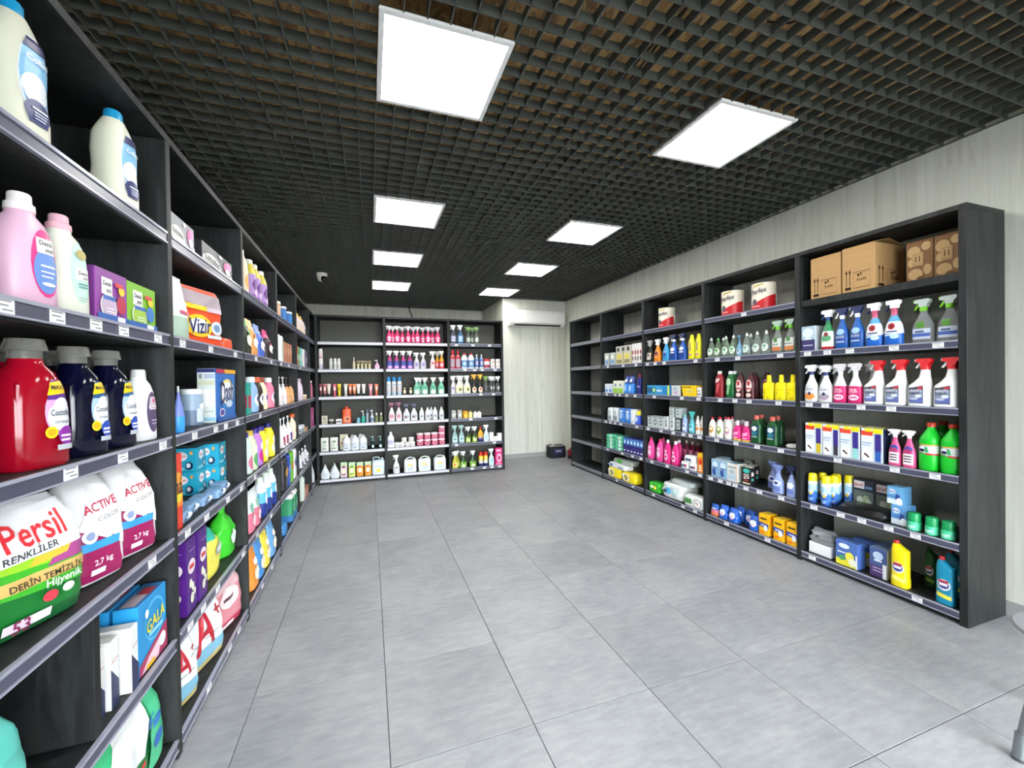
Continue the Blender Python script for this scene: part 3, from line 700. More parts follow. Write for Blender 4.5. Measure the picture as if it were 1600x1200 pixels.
def gl(base, acc, z0=.14, z1=.58, x=.78, ink='#f4f4f4'):
    """plain printed label: field, a round emblem and a line of small print"""
    h = z1-z0
    return [('r', -x, z0, x, z1, base), ('e', 0, z0+h*.66, x*.55, h*.2, acc), ('r', -x*.6, z0+h*.24, x*.6, z0+h*.32, ink), ('r', -x*.6, z0+h*.1, x*.3, z0+h*.16, ink)]
W_ = '#eef0ef'
# ================= cardboard box bay
arrow = lambda x: [('r', x-.02, .14, x+.02, .42, '=#2a1a0e'), ('q', ((x-.07, .42), (x+.07, .42), (x, .52), (x, .52)), '=#2a1a0e')]
prt = arrow(-.72)+arrow(-.50)+[('r', -.8, .05, -.42, .11, '=#2a1a0e')] + \
      [('r', -.25, .07, .75, .08, '=#5a4020'), ('r', -.25, .42, .75, .43, '=#5a4020'), ('r', -.25, .07, -.24, .43, '=#5a4020'), ('r', .74, .07, .75, .43, '=#5a4020'), ('t', .25, .25, .6, .12, 'Trolic', '=#2a1a0e'), ('e', .05, .35, .06, .03, '=#2a1a0e'), ('e', .2, .37, .05, .025, '=#2a1a0e')]
box('R1', 0, 'cardboard_box', 'plain brown carton with two up arrows', 'box', [(1268, 1315)], 396, d=.30, off=.03, kind='cardbox', lab=prt, flap=.3)
box('R1', 0, 'cardboard_box', 'larger brown carton with arrows on two sides', 'box', [(1317, 1368)], 381, d=.33, off=.025, kind='cardbox', lab=prt, flap=.22, sd=prt)
camo = [('e', -.4, .75, .5, .14, '=#c9a878'), ('e', .5, .85, .35, .1, '=#c9a878'), ('e', -.3, .22, .55, .13, '=#c9a878'), ('e', .6, .3, .3, .12, '=#c9a878'), ('e', -.6, .5, .25, .1, '=#c9a878'), ('e', .1, .1, .3, .06, '=#7a5636'), ('r', -.5, .42, .3, .72, '=#c9a878'), ('r', -.45, .45, .25, .69, '=#7a5636'), ('r', -.43, .46, .23, .68, '=#c9a878'), ('r', -.28, .5, -.18, .64, '=#7a5636'), ('r', 0, .5, .1, .64, '=#7a5636')]
box('R1', 0, 'patterned_box', 'brown and tan blotch-patterned carton', 'box', [(1417, 1459), (1463, 1504)], 376, d=.2, off=.16, kind='cardbox', m=M('#8a6644', .8), lab=camo, flap=.02)
box('R1', 1, 'wipes_pack', 'shrink-wrapped pale blue and purple twin pack', 'pack', [(1252, 1273)], 510, d=.16, c='#b9c6d2', side='#c4ccd2', front='#a9bfd0', lab=[('r', -1, 0, 1, .45, '#3b3766'), ('e', 0, .72, .8, .2, '#d8e8f0'), ('r', -0.48, 0.45, 0.48, 0.51, '#e8eef8'), ('r', -.7, .2, .7, .24, '#c8c8e8')])
row('R1', 1, 'spray', 'spray_bottle', 'green and white trigger spray, red foot', 'spray bottle', [1297], 22, 484, cap='#f2f2f2', collar='#1d3a78', trig='#1d3a78', bands=[(0, '#b8242c'), (.1, '#f0f2ee'), (.62, '#2f8a55'), (.85, '#1f7a48')], lab=[('e', 0, .38, .8, .12, '#58a070'), ('e', 0, .52, .35, .07, '#8a2430'), ('r', -.7, .24, .7, .28, '#dfe8dc')])
row('R1', 1, 'spray', 'spray_bottle', 'royal blue trigger spray with white trigger', 'spray bottle', [1320, 1341], 23, 481, c='#1f5aa8', cap='#1b2756', trig='#f0f0f0', collar='#e8eef4', lab=[('r', -.8, .15, .8, .5, '#2c4f96'), ('e', 0, .55, .6, .1, '#9cc3e8'), ('t', 0, .38, 1.2, 0, 'RUZZ', '#e6edf8'), ('r', -.6, .2, .6, .24, '#bcd0ee')])
row('R1', 1, 'spray', 'spray_bottle', 'white and blue trigger spray, red round emblem', 'spray bottle', [1364, 1395], 28, 474, cap='#f6f6f6', collar='#c05070', trig='#1b2756', bands=[(0, '#2268c8'), (.34, '#eef3f8'), (.7, '#5aa7d8'), (.88, '#d06080')], lab=[('e', -.05, .56, .42, .1, '#b8313a'), ('e', -.05, .56, .26, .06, '#7c1c28'), ('r', -.6, .38, .6, .42, '#28407e'), ('q', ((-1, .3), (1, .36), (1, .33), (-1, .26)), '#dff0fa'), ('e', .3, .25, .5, .07, '#bfe0f4')])
row('R1', 1, 'spray', 'spray_bottle', 'clear trigger spray with lime green head', 'spray bottle', [1445, 1485], 37, 467, off=.05, c='~#e8eef0', cap='#b8c4c0', collar='#7ccb26', trig='#86d42c', lab=[('r', -.8, .12, .8, .44, '#c3cede'), ('r', -.45, .46, .3, .66, '#4f8a2c'), ('r', -.8, .2, .8, .3, '#4a64b0'), ('r', -0.5, 0.32, 0.3, 0.38, '#56627c')])
wl = lambda c_: [('e', 0, .36, .85, .26, '#d8dade'), ('e', 0, .2, .8, .12, c_), ('e', 0, .3, .22, .06, '#27304e'), ('r', -.6, .44, .6, .48, '#9aa2b4')]
row('R1', 2, 'spray', 'spray_bottle', 'white trigger spray with orange flower label', 'spray bottle', [1272, (1286, .15)], 23, 570, c=W_, cap='#e8e8ec', collar='#2a2f66', lab=wl('#e89040'))
row('R1', 2, 'spray', 'spray_bottle', 'white trigger spray with grey-lilac label', 'spray bottle', [1297, (1310, .15)], 24, 571, c=W_, cap='#e8e8ec', collar='#2a2f66', lab=wl('#a898a8'))
row('R1', 2, 'spray', 'spray_bottle', 'magenta sleeved trigger spray with pale head', 'spray bottle', [1323, 1347, (1364, .15)], 23.5, 568, cap='#d6d6da', trig='#c8c8cc', bands=[(0, '#d6246e'), (.58, '#eef0f0')], lab=[('t', 0, .46, 1.1, 0, 'PINK', '#f6e6ee'), ('t', 0, .38, 1.2, 0, 'STUFF', '#f6e6ee'), ('e', 0, .2, .75, .1, '#f0cddc'), ('r', -.5, .18, .5, .22, '#c23a70')])
row('R1', 2, 'spray', 'spray_bottle', 'large white trigger spray with red head', 'spray bottle', [1376, 1410, 1452, 1487], 33, 563, prof='spray2', c='#f0f2f0', cap='#d01c24', trig='#f4f4f4', hb=.78, lab=[('r', -.82, .08, .5, .5, '#4c5470'), ('r', -.78, .1, .46, .48, '#8d9ab4'), ('q', ((-.82, .44), (.5, .44), (.5, .56), (-.82, .48)), '#4a4450'), ('q', ((.0, .47), (.46, .47), (.46, .55), (.0, .51)), '#b83a44'), ('t', -.15, .42, 1.0, 0, 'ANTI', '#e8ecf4'), ('t', -.2, .35, 1.0, 0, 'KALK', '#1a1e30'), ('q', ((-.78, .12), (.46, .1), (.46, .24), (-.78, .2)), '#5f6cae'), ('e', .1, .28, .3, .05, '#dfe6f0'), ('e', -.3, .2, .4, .03, '#c0c6d8')])
bugl = lambda c_: [('r', -1, 0, .1, 1, '#dfe6ea'), ('r', -1, .78, .1, .92, '#e04a30'), ('r', .1, .86, 1, 1, '#e8d818'), ('r', -.6, .9, .0, 1, '#e8d818'), ('r', .3, .32, .85, .84, '#3a2f86'), ('r', .32, .03, .83, .34, c_), ('e', -.45, .2, .48, .17, '#f4f4f2'), ('q', ((-.75, .22), (-.6, .26), (-.15, .14), (-.3, .12)), '#3a1a14'), ('r', -.9, .55, 0, .58, '#8aa2c4'), ('r', -.9, .48, -.1, .5, '#8aa2c4')]
for i, (a, b, c_) in enumerate(((1258, 1284, '#c8b428'), (1285, 1311, '#3a3440'), (1312, 1343, '#8fd0cc'), (1345, 1379, '#2f5fae'))):
    box('R1', 3, 'insect_refill_box', ['insect repellent blister box, amber refill', 'insect repellent blister box, dark refill', 'insect repellent blister box, pale aqua refill', 'insect repellent blister box, blue refill'][i], 'box', [(a, b)], 658+i*2.6, d=.075, h=.235, c='#cfd8de', side='#27304e', top='#dfd43a', lab=bugl(c_))
box('R1', 3, 'insect_refill_box', 'yellow-topped repellent box behind the front row', 'box', [(1262, 1286, .12), (1290, 1314, .12), (1318, 1346, .12), (1352, 1380, .12)], 655, d=.075, h=.235, c='#cfd8de', side='#3a4a6e', top='#dfd43a')
row('R1', 3, 'spray', 'spray_bottle', 'pink trigger spray with white print panel', 'spray bottle', [1404, 1423], 21, 671, hb=.8, c='#e0558c', cap='#e6e2e4', trig='#d8d8dc', lab=[('r', -.8, .1, .8, .46, '#f4f0f0'), ('e', 0, .6, .7, .12, '#3c4a9c'), ('e', 0, .56, .6, .06, '#b83a68'), ('r', -.6, .36, .6, .4, '#5a4450'), ('r', -.6, .27, .6, .31, '#5a4450'), ('r', -.6, .18, .6, .22, '#5a4450')])
row('R1', 3, 'bottle', 'bleach_bottle', 'big bright green bottle with red cap', 'bottle', [1451, 1487, (1474, .2)], 35, 660, prof='big', hc=.08, rc=1.25, d=.12, c='#12c02c', cap='#d04028', lab=[('r', -.97, .37, .97, .59, '#5a9a50'), ('q', ((-.2, .39), (.97, .39), (.97, .57), (-.5, .57)), '#d8dcda'), ('e', -.42, .48, .4, .07, '#eef0f8'), ('e', -.42, .46, .32, .035, '#1e2444'), ('t', -.42, .49, .62, 0, 'Domestos', '#2a3a8c'), ('r', .0, .36, .97, .4, '#c03a3a'), ('r', -.5, .575, .97, .6, '#d8a848'), ('q', ((-.05, .42), (.3, .42), (.15, .54), (-.1, .54)), '#3aa860')])
acl = [('r', -.9, .1, .9, .55, '#2a62b4'), ('e', 0, .5, .7, .1, '#cfe4f4'), ('e', .1, .42, .4, .06, '#e8c040'), ('r', -.6, .2, .6, .23, '#bcd4ee'), ('r', -.6, .13, .4, .16, '#bcd4ee')]
row('R1', 4, 'can', 'aerosol_can', 'blue and white aerosol with yellow cap', 'aerosol', [1269, 1290, (1303, .09), (1288, .1), (1318, .16), (1328, .2)], 15.5, 739, bands=[(0, '#22407c'), (.2, '#3b7cc0'), (.5, '#a9d2ea'), (.8, '#e8eef0')], cap='#f2e21c', lab=acl)
bref = lambda c_: [('r', -.9, .1, .9, .62, c_), ('r', -.85, .7, .1, .95, '#e8e4e4'), ('t', -.37, .82, .8, .1, 'Bref', '#b02838'), ('r', .2, .72, .8, .8, '#6a8ab8'), ('e', -.3, .3, .3, .14, '#c8d0c0'), ('e', .25, .35, .3, .14, '#a8b890'), ('e', .5, .25, .25, .12, '#c8d0c0')]
box('R1', 4, 'rim_block_box', 'dark blister box of toilet rim blocks', 'box', [(1326, 1360), (1364, 1398)], 749, d=.09, off=.21, c='#2a3040', lab=bref('#6a7468'))
brefb = [('r', -1, 0, 1, .3, '#d8e4ee'), ('e', -.35, .72, .5, .14, '#dfe8f4'), ('t', -.35, .72, .8, 0, 'Bref', '#2a50a0'), ('e', .4, .4, .3, .2, '#27408c'), ('e', .6, .2, .4, .2, '#eef4f8'), ('r', -.8, .42, .0, .46, '#2a50a0')]
box('R1', 4, 'rim_block_box', 'pale blue rim block box at stack foot', 'box', [(1380, 1404)], 799, d=.1, off=.06, h=.13, c='#5f9ad0', top='#8cc4e4', lab=brefb)
box('R1', 4, 'rim_block_box', 'pale blue rim block box stacked on another', 'box', [(1385, 1409)], 775, d=.1, off=.07, zo=.1312, h=.12, c='#6aaada', top='#8cc4e4', lab=brefb)
box('R1', 4, 'black_bag', 'crumpled black plastic bag lying flat', 'bag', [(1306, 1376)], 786, d=.19, off=.01, h=.06, kind='pillow', c='#0e0e10', cr=.06, seed=4, fin='#0e0e10')
row('R1', 4, 'jar', 'gel_jar', 'squat green air freshener jar', 'jar', [1428, 1456, 1482], 22.5, 801, d=.084, hc=.5, rc=.97, cap='#149a58', c='#3cc490', lab=[('r', -.95, .15, .95, .75, '#62cfa6'), ('r', -.6, .45, .6, .55, '#e0f2ea'), ('r', -.6, .3, .3, .36, '#e0f2ea')])
box('R1', 5, 'white_carton', 'small white carton inside clear film', 'box', [(1262, 1296)], 848, d=.09, off=.05, h=.085, c='#eef0f0')
box('R1', 5, 'film_bag', 'clump of clear plastic film over white carton', 'plastic bag', [(1257, 1293)], 826, d=.12, off=.05, zo=.086, h=.11, kind='bag', c=M('#c4c9cc', .2, 0, .6), cr=.2, seed=9)
dpk = [('r', -1, .0, 1, .25, '#e2d838'), ('e', .3, .4, .4, .2, '#e8e050'), ('e', .55, .22, .35, .16, '#e8e8d0'), ('e', -.2, .8, .5, .1, '#dfe8f4'), ('r', -.8, .5, .0, .55, '#dce4f0'), ('e', -.4, .3, .3, .1, '#4a9a60'), ('r', .85, 0, 1, .55, '#f0f0ee')]
box('R1', 5, 'dishwasher_box', 'blue box with yellow lemon print', 'box', [(1304, 1338), (1340, 1362, .16)], 846, d=.09, off=.03, c='#4a6cb0', lab=dpk)
box('R1', 5, 'salt_box', 'blue and violet box with white corner', 'box', [(1357, 1384), (1366, 1388, .17)], 857, d=.085, off=.05, c='#44598e', top='#8aa8cc', side='#d8dce4', lab=[('r', -1, 0, 1, .4, '#4a3a6a'), ('e', 0, .75, .6, .14, '#b8cce4'), ('r', -0.44, 0.55, 0.44, 0.61, '#dfe6f4'), ('r', -.6, .3, .6, .33, '#c8b8dc'), ('r', -.6, .2, .6, .23, '#c8b8dc'), ('r', .55, 0, 1, .5, '#e6e8ec')])
dk = lambda c_: [('e', 0, .46, .7, .13, '#f0ecec'), ('e', 0, .46, .6, .09, '#3a4a90'), ('r', -0.44, 0.44, 0.44, 0.5, '#f4e8e8'), ('r', -.5, .52, .5, .57, '#c03038'), ('q', ((-.7, .18), (.8, .14), (.8, .22), (-.7, .28)), c_)]
row('R1', 5, 'bottle', 'toilet_cleaner', 'yellow toilet cleaner with angled red-capped neck', 'bottle', [1406], 29, 845, prof='duck', hc=.07, rc=.9, d=.075, c='#f0dc10', cap='#c83028', lab=dk('#f4ec80'))
row('R1', 5, 'bottle', 'toilet_cleaner', 'dark green toilet cleaner set back', 'bottle', [(1455, .2)], 20, 859, prof='duck', hc=.07, rc=.9, d=.07, h=.26, c='#1f5a2a', cap='#2a5a30', lab=dk('#7a9a40'))
row('R1', 5, 'bottle', 'toilet_cleaner', 'teal blue toilet cleaner with red cap', 'bottle', [1478, (1492, .2)], 32, 866, prof='duck', hc=.07, rc=.9, d=.075, h=.285, c='#1488ac', cap='#c83038', lab=dk('#e8d848'))

# ================= twin kitchen roll bay
rollp = [('q', ((-.97, .02), (.97, .02), (.97, .56), (-.97, .18)), '#cf1e26'), ('e', -.55, .30, .2, .12, '#5a4a64'), ('r', -.9, .12, -.1, .16, '#f0b0b0'), ('q', ((-.6, .86), (.2, .92), (.2, .97), (-.6, .92)), '#c8b060'), ('t', -.2, .7, 1.3, .16, 'Perfex', 1.3, '#23264c')]
row('R2', 0, 'roll', 'kitchen_roll', 'wrapped kitchen roll, red and cream', 'kitchen roll', [1146, 1195], 36, 456, off=.04, rz=.45, bands=[(0, '#cf1e26'), (.16, '#efe6d2')], lab=rollp)
dl = lambda a, b: [('e', 0, .34, .75, .2, a), ('e', 0, .4, .45, .09, b), ('r', -.5, .24, .5, .27, b)]
row('R2', 1, 'bottle', 'dish_soap', 'clear pale green dish soap, white cap', 'bottle', [1112, 1137, (1131, .12), 1146], 13, 528, prof='dish', hc=.12, spout=1, c='~#cfe6d0', cap='#f2f2f2', lab=dl('#e8f0e4', '#6aa878'))
row('R2', 1, 'bottle', 'dish_soap', 'clear dish soap with green cap', 'bottle', [1122], 13, 528, prof='dish', hc=.12, spout=1, c='~#c4e0c0', cap='#5aa84a', lab=dl('#e8f0e4', '#4a9a50'))
row('R2', 1, 'pump', 'pump_bottle', 'small blue pump bottle among dish soaps', 'bottle', [1156], 9.5, 524, c='#6fa0bc', cap='#5a8aa8', lab=dl('#dfe8f0', '#3a6a94'))
row('R2', 1, 'bottle', 'dish_soap', 'larger clear dish soap with white cap', 'bottle', [1167, 1186, 1196, (1174, .12)], 15, 520, prof='dish', hc=.13, spout=1, c='~#d4e2dc', cap='#f4f4f4', lab=dl('#e4ebe6', '#8ab0a0'))
row('R2', 1, 'spray', 'spray_bottle', 'clear trigger spray, green head, orange label foot', 'spray bottle', [1216, 1236], 18, 501, c='~#e0e8e4', cap='#9fb8a8', collar='#6cc42a', trig='#78cc30', lab=[('r', -.85, .1, .85, .6, '#c6cec6'), ('r', -.4, .46, .3, .62, '#3f7a34'), ('r', -.85, .1, .85, .26, '#c87a44'), ('r', -.6, .34, .6, .38, '#6a7a70')])
fl = lambda a, b: [('e', 0, .55, .7, .26, a), ('e', 0, .66, .4, .1, b), ('r', -.6, .4, .6, .46, b), ('e', 0, .16, .6, .09, a)]
row('R2', 2, 'bottle', 'dish_soap', 'red translucent dish soap with white cap', 'bottle', [1125], 15, 580, prof='softener', hc=.1, c='#8e1a26', cap='#f0f0f0', lab=[('q', ((-.8, .6), (.2, .66), (.5, .8), (-.5, .8)), '#d8c0c0'), ('q', ((-.5, .2), (0, .2), (.5, .6), (-.1, .6)), '#c85a60')])
row('R2', 2, 'bottle', 'dish_soap', 'green translucent dish soap with white cap', 'bottle', [1142, (1148, .12)], 15, 580, prof='softener', hc=.1, c='#14602c', cap='#f0f0f0', lab=[('e', -.1, .66, .6, .16, '#b8d8b0'), ('q', ((-.6, .15), (0, .15), (.4, .55), (-.3, .55)), '#7ab884')])
row('R2', 2, 'bottle', 'dish_soap', 'dark red dish soap with pale pink label', 'bottle', [1157, 1173, (1184, .14), (1194, .18)], 15, 583, prof='softener', hc=.09, c='#4a1018', cap='#2a0c10', lab=fl('#e2cfc8', '#b83a44'))
row('R2', 2, 'bottle', 'yellow_bottle', 'plain yellow bottle with narrow neck', 'bottle', [1202, 1222, 1240], 18.5, 586, prof='yellow', hc=.06, c='#f2df10', cap='#e8d40c', lab=[('r', -.9, .44, .9, .452, '#a89808'), ('r', -.5, .3, -.3, .34, '#8a7c08'), ('e', .2, .1, .25, .03, '#c8b80a')])
for i, (px, c_) in enumerate(((1113, '#d8a040'), (1125, '#8ab040'), (1138, '#e0a8c0'))):
    row('R2', 3, 'bottle', 'scouring_cream', 'white scouring cream, red cap, %s label' % ['amber', 'green', 'pink'][i], 'bottle', [px, (px+4, .11)], 12.5, 652, prof='flask', hc=.1, c='#f0f0ea', cap='#b82434', lab=[('e', 0, .42, .75, .2, c_), ('e', 0, .46, .45, .1, '#f6f2e0'), ('r', -.4, .34, .4, .38, '#7a5a30')])
row('R2', 3, 'bottle', 'scouring_cream', 'hot pink bottle with clear cap, yellow foot', 'bottle', [1152, 1166, (1160, .11)], 14.5, 657, prof='flask', hc=.22, rc=1.5, cap='#c8bcc4', bands=[(0, '#e0d040'), (.1, '#dc1f7a')], lab=[('q', ((-.7, .3), (.5, .4), (.7, .6), (-.5, .52)), '#f0a8cc'), ('r', -.6, .18, .5, .24, '#f4d8e8')])
row('R2', 3, 'bottle', 'disinfectant_bottle', 'dark green bottle with red cap, blue label', 'bottle', [1182, 1207, (1190, .13), (1216, .13)], 18.5, 649, prof='softener', hc=.14, c='#0f4a22', cap='#c8584c', lab=[('r', -.7, .3, .7, .75, '#1e3a5a'), ('e', 0, .62, .5, .1, '#e0ecec'), ('e', 0, .42, .5, .1, '#2a7a8a'), ('r', -.5, .26, .5, .3, '#b8c8b8')])
box('R2', 3, 'tissue_packet', 'small white crumpled packet lying flat', 'packet', [(1226, 1243)], 692, d=.1, off=.06, h=.03, kind='pillow', c='#e4e4e2', fin='#e4e4e2', cr=.05)
tb_ = [('e', 0, .7, .7, .2, '#cfe2f0'), ('e', -.2, .3, .5, .2, '#2a4a90'), ('e', .4, .35, .3, .14, '#7ab0dc'), ('r', -.6, .52, .6, .58, '#2a4a90')]
box('R2', 4, 'tablet_box', 'icy blue patterned box of tablets', 'box', [(1112, 1124), (1125, 1137), (1113, 1125, .13)], 718, d=.1, c='#8cb0cc', top='#d0dde4', lab=tb_)
box('R2', 4, 'tablet_box', 'white box with pale blue band', 'box', [(1139, 1155)], 725, d=.12, c='#d8d8d2', top='#6f8f98', lab=[('r', -.8, .75, .8, .82, '#7a8a88'), ('r', -.8, .1, .8, .4, '#b8cad4'), ('e', 0, .55, .6, .12, '#a8b8bc'), ('r', .8, 0, .9, 1, '#e89a60')])
box('R2', 4, 'sponge_box', 'black box with teal lettering panel', 'box', [(1158, 1172)]+[(1158, 1172, .015+.056*k) for k in range(1, 6)], 730, d=.053, c='#16181a', side='#1a1c1e', top='#d8d8d0', lab=[('e', 0, .8, .75, .13, '#3fb8a8'), ('r', -.8, .4, .8, .62, '#6a4a4a'), ('t', 0, .5, 1.2, .1, '25', '#e8e4dc'), ('r', -.8, .08, .8, .16, '#d8d4b0'), ('r', -.5, .26, .5, .3, '#c84838')], sd=[('r', -.9, .2, .3, .85, '#24262a'), ('r', -.8, .3, .2, .42, '#3fb8a8'), ('r', -.8, .55, .2, .75, '#d8c8c0')])
row('R2', 4, 'spray', 'spray_bottle', 'lavender trigger spray with matching head', 'spray bottle', [1215, (1208, .12)], 18.5, 726, c='#8ea0d4', cap='#7488bc', lab=[('e', 0, .5, .7, .14, '#e6eaf4'), ('r', -.7, .14, .7, .34, '#6a7cc0'), ('e', 0, .5, .4, .07, '#3a4a9a')])
row('R2', 4, 'spray', 'spray_bottle', 'lavender trigger spray with navy head', 'spray bottle', [1236], 16, 728, c='#94a4d4', cap='#232c4c', lab=[('e', 0, .5, .7, .14, '#e6eaf4'), ('r', -.7, .14, .7, .34, '#6a7cc0')])
pk = [('e', 0, .5, .7, .2, '#d8e2f4'), ('e', .1, .38, .4, .12, '#e8c0d0'), ('r', -.6, .62, .6, .68, '#eef2fa')]
row('R2', 5, 'pouch', 'tablet_pouch', 'small blue pouch with pink-orange foot', 'pouch', [1117], 15, 787, d=.07, cr=.05, bands=[(0, '#e07a50'), (.3, '#d0708c'), (.55, '#2a62b8')], lab=pk[2:])
row('R2', 5, 'pouch', 'tablet_pouch', 'gathered royal blue tablet pouch', 'pouch', [1133, 1150, 1168, (1158, .12), (1176, .1)], 17.5, 789, d=.085, cr=.06, c='#1f5cc0', lab=pk)
box('R2', 5, 'dishwasher_box', 'yellow box with blue band', 'box', [(1184, 1199), (1207, 1222), (1234, 1249)], 803, d=.11, c='#eeb408', side='#f0b010', top='#f2c838', lab=[('q', ((-1, .4), (1, .34), (1, .56), (-1, .6)), '#2c3f9c'), ('r', -.7, .74, .6, .82, '#3a3010'), ('e', .4, .36, .4, .14, '#e8f0f8'), ('r', -.8, .08, .1, .2, '#e07818'), ('r', -.6, .45, .5, .5, '#dfe4f4')])

# ================= single kitchen roll bay
row('R3', 0, 'roll', 'kitchen_roll', 'lone wrapped kitchen roll, red and cream', 'kitchen roll', [1043], 26, 482, off=.04, rz=.5, bands=[(0, '#cf1e26'), (.16, '#efe6d2')], lab=rollp)
row('R3', 1, 'spray', 'spray_bottle', 'clear dark-contents trigger spray, grey head', 'spray bottle', [1016], 11.5, 532, c='~#8a8880', cap='#a8a8a8', lab=gl('#b8b0a4', '#6a5a50'))
row('R3', 1, 'spray', 'spray_bottle', 'orange trigger spray with white head', 'spray bottle', [1029], 13, 530, c='#ea8a22', cap='#eceaea', lab=[('e', 0, .42, .75, .2, '#d8742a'), ('e', 0, .5, .45, .09, '#2e2c6a'), ('r', -.5, .26, .5, .3, '#f8e0c0')])
row('R3', 1, 'spray', 'spray_bottle', 'sky blue trigger spray with white head', 'spray bottle', [1042], 12.5, 527, c='#3aa0d4', cap='#e8eef0', lab=[('e', 0, .42, .75, .2, '#2a7cc0'), ('e', 0, .36, .4, .1, '#4a3a9a'), ('r', -.5, .5, .5, .54, '#e8f2f8')])
row('R3', 1, 'spray', 'spray_bottle', 'deep blue trigger spray with white trigger', 'spray bottle', [1054, 1068], 14, 523, c='#1a56b4', cap='#18244e', trig='#f2f2f2', collar='#e8ecf0', lab=[('r', -.8, .14, .8, .5, '#1c3a86'), ('e', 0, .58, .6, .1, '#dfe8f4'), ('r', -.6, .38, .6, .44, '#e6edf8')])
row('R3', 1, 'bottle', 'cleaner_bottle', 'lemon yellow bottle with violet lettering', 'bottle', [1082, 1093], 11.5, 523, prof='softener', hc=.06, c='#e6e41c', cap='#e8e628', lab=[('q', ((-.5, .3), (.3, .36), (.3, .8), (-.5, .74)), '#e8d878'), ('r', -.2, .36, .1, .72, '#6a4a78'), ('r', -.6, .16, .5, .24, '#d88ab0')])
box('R3', 2, 'foil_box', 'long sky blue box of freezer bags', 'box', [(1011, 1046)], 601, d=.1, h=.115, c='#3a9ad2', lab=[('r', -.95, .2, -.55, .8, '#2a5a8a'), ('e', -.35, .5, .2, .35, '#3a8a5a'), ('e', -.35, .5, .1, .18, '#d8e8d8'), ('r', .45, .1, .95, .9, '#2484c4'), ('r', -.1, .35, .35, .55, '#cfe4f4'), ('r', .85, 0, 1, 1, '#d8e03a')])
box('R3', 2, 'foil_box', 'grey-white box with lilac print', 'box', [(1049, 1062)], 601, d=.1, h=.115, c='#cfcfd2', lab=[('e', 0, .5, .6, .3, '#b8c8d0'), ('e', 0, .3, .4, .15, '#c8a0c8'), ('r', -.5, .7, .3, .78, '#4aa8a8')])
box('R3', 2, 'foil_box', 'long yellow box with dark diagonal corner', 'box', [(1064, 1087)], 601, d=.1, h=.118, c='#f2cc18', lab=[('q', ((-1, .0), (-.7, .0), (-.95, 1), (-1, 1)), '#3a3a30'), ('r', -.2, .35, .6, .6, '#f6e68a'), ('t', .2, .47, .7, 0, 'G-PACK', '#8a6a10'), ('r', -.9, .8, .4, .88, '#6a5a18')])
box('R3', 2, 'lighter_box', 'small white display box with upright lighter', 'box', [(1089, 1096)], 607, d=.07, h=.1, c='#e8e6e4', lab=[('r', -.8, .2, .6, .32, '#6a5a50'), ('r', -.8, .55, .2, .66, '#8a8a94')])
sc = [('r', -.7, .15, .7, .85, '#c8d0d0'), ('e', 0, .5, .5, .26, '#3a4a50'), ('e', 0, .5, .28, .14, '#d8dcdc'), ('r', -.6, .88, .6, .95, '#6a7478')]
box('R3', 3, 'refill_carton', 'silver grey refill carton with dark emblem', 'box', [(1011, 1019), (1020, 1027), (1028, 1035)], 650, d=.12, c='#b4bcbc', lab=sc)
box('R3', 3, 'refill_carton', 'white refill carton with dotted grey emblem', 'box', [(1037, 1043), (1045, 1053)], 649, d=.12, h=.15, c='#dde2e2', lab=sc)
box('R3', 3, 'refill_carton', 'dark teal refill carton on the shelf', 'box', [(1055, 1063)], 652, d=.1, h=.15, c='#2c3c40', lab=sc)
box('R3', 3, 'refill_carton', 'grey refill carton perched on other cartons', 'box', [(1045, 1052), (1055, 1062)], 636, d=.1, zo=.1512, h=.115, c='#a8b4b4', lab=sc)
row('R3', 3, 'bottle', 'softener_bottle', 'lavender blue bottle with teal cap', 'bottle', [1070], 9, 648, prof='softener', hc=.12, c='#9ab0d8', cap='#6ac0b8', lab=gl('#dfe6f4', '#5a70b8'))
row('R3', 3, 'spray', 'spray_bottle', 'teal trigger spray with teal head', 'spray bottle', [1081], 10.5, 643, c='#58b4c4', cap='#48bcb4', lab=gl('#8cd0dc', '#2a8aa0'))
row('R3', 3, 'bottle', 'cream_bottle', 'white bottle with orange-brown print', 'bottle', [1090, 1097], 7.5, 650, prof='flask', hc=.1, c='#f0eeea', cap='#f4f4f2', lab=[('r', -.7, .25, .7, .45, '#d88a3a'), ('r', -.6, .55, .4, .6, '#8a6a5a')])
pkl = [('r', -.7, .18, .5, .7, '#f090c0'), ('e', 0, .36, .5, .12, '#f6e2ee'), ('r', -.5, .58, .4, .66, '#f8d0e4')]
row('R3', 4, 'bottle', 'floor_cleaner', 'pink bottle with red cap', 'bottle', [1017, 1031, (1036, .12)], 12.5, 683, prof='flask', hc=.1, c='#e8489c', cap='#c02850', lab=pkl)
row('R3', 4, 'bottle', 'floor_cleaner', 'hot pink bottle with white cap', 'bottle', [1043, 1055, (1060, .13)], 13, 687, prof='flask', hc=.12, c='#e02a80', cap='#f2f0f0', lab=[('e', -.1, .32, .6, .16, '#f8e0ec'), ('e', -.1, .32, .4, .08, '#e02a80'), ('q', ((-.6, .55), (0, .5), (.3, .62), (-.4, .68)), '#f6c8dc')])
row('R3', 4, 'bottle', 'floor_cleaner', 'maroon bottle with white cap set back', 'bottle', [(1072, .24), (1081, .24), (1091, .24)], 12, 688, prof='flask', hc=.12, c='#7a1a3c', cap='#e4d8d8', lab=pkl[:1])
box('R3', 4, 'wipes_tub', 'white tub with blue and red print', 'tub', [(1062, 1073), (1075, 1086)], 722, d=.1, h=.075, kind='pillow', c='#eceef0', fin='#e4e6ea', cr=.01, lab=[('r', -.6, .3, .4, .6, '#3a4a70'), ('e', .6, .5, .2, .2, '#d03a48')])
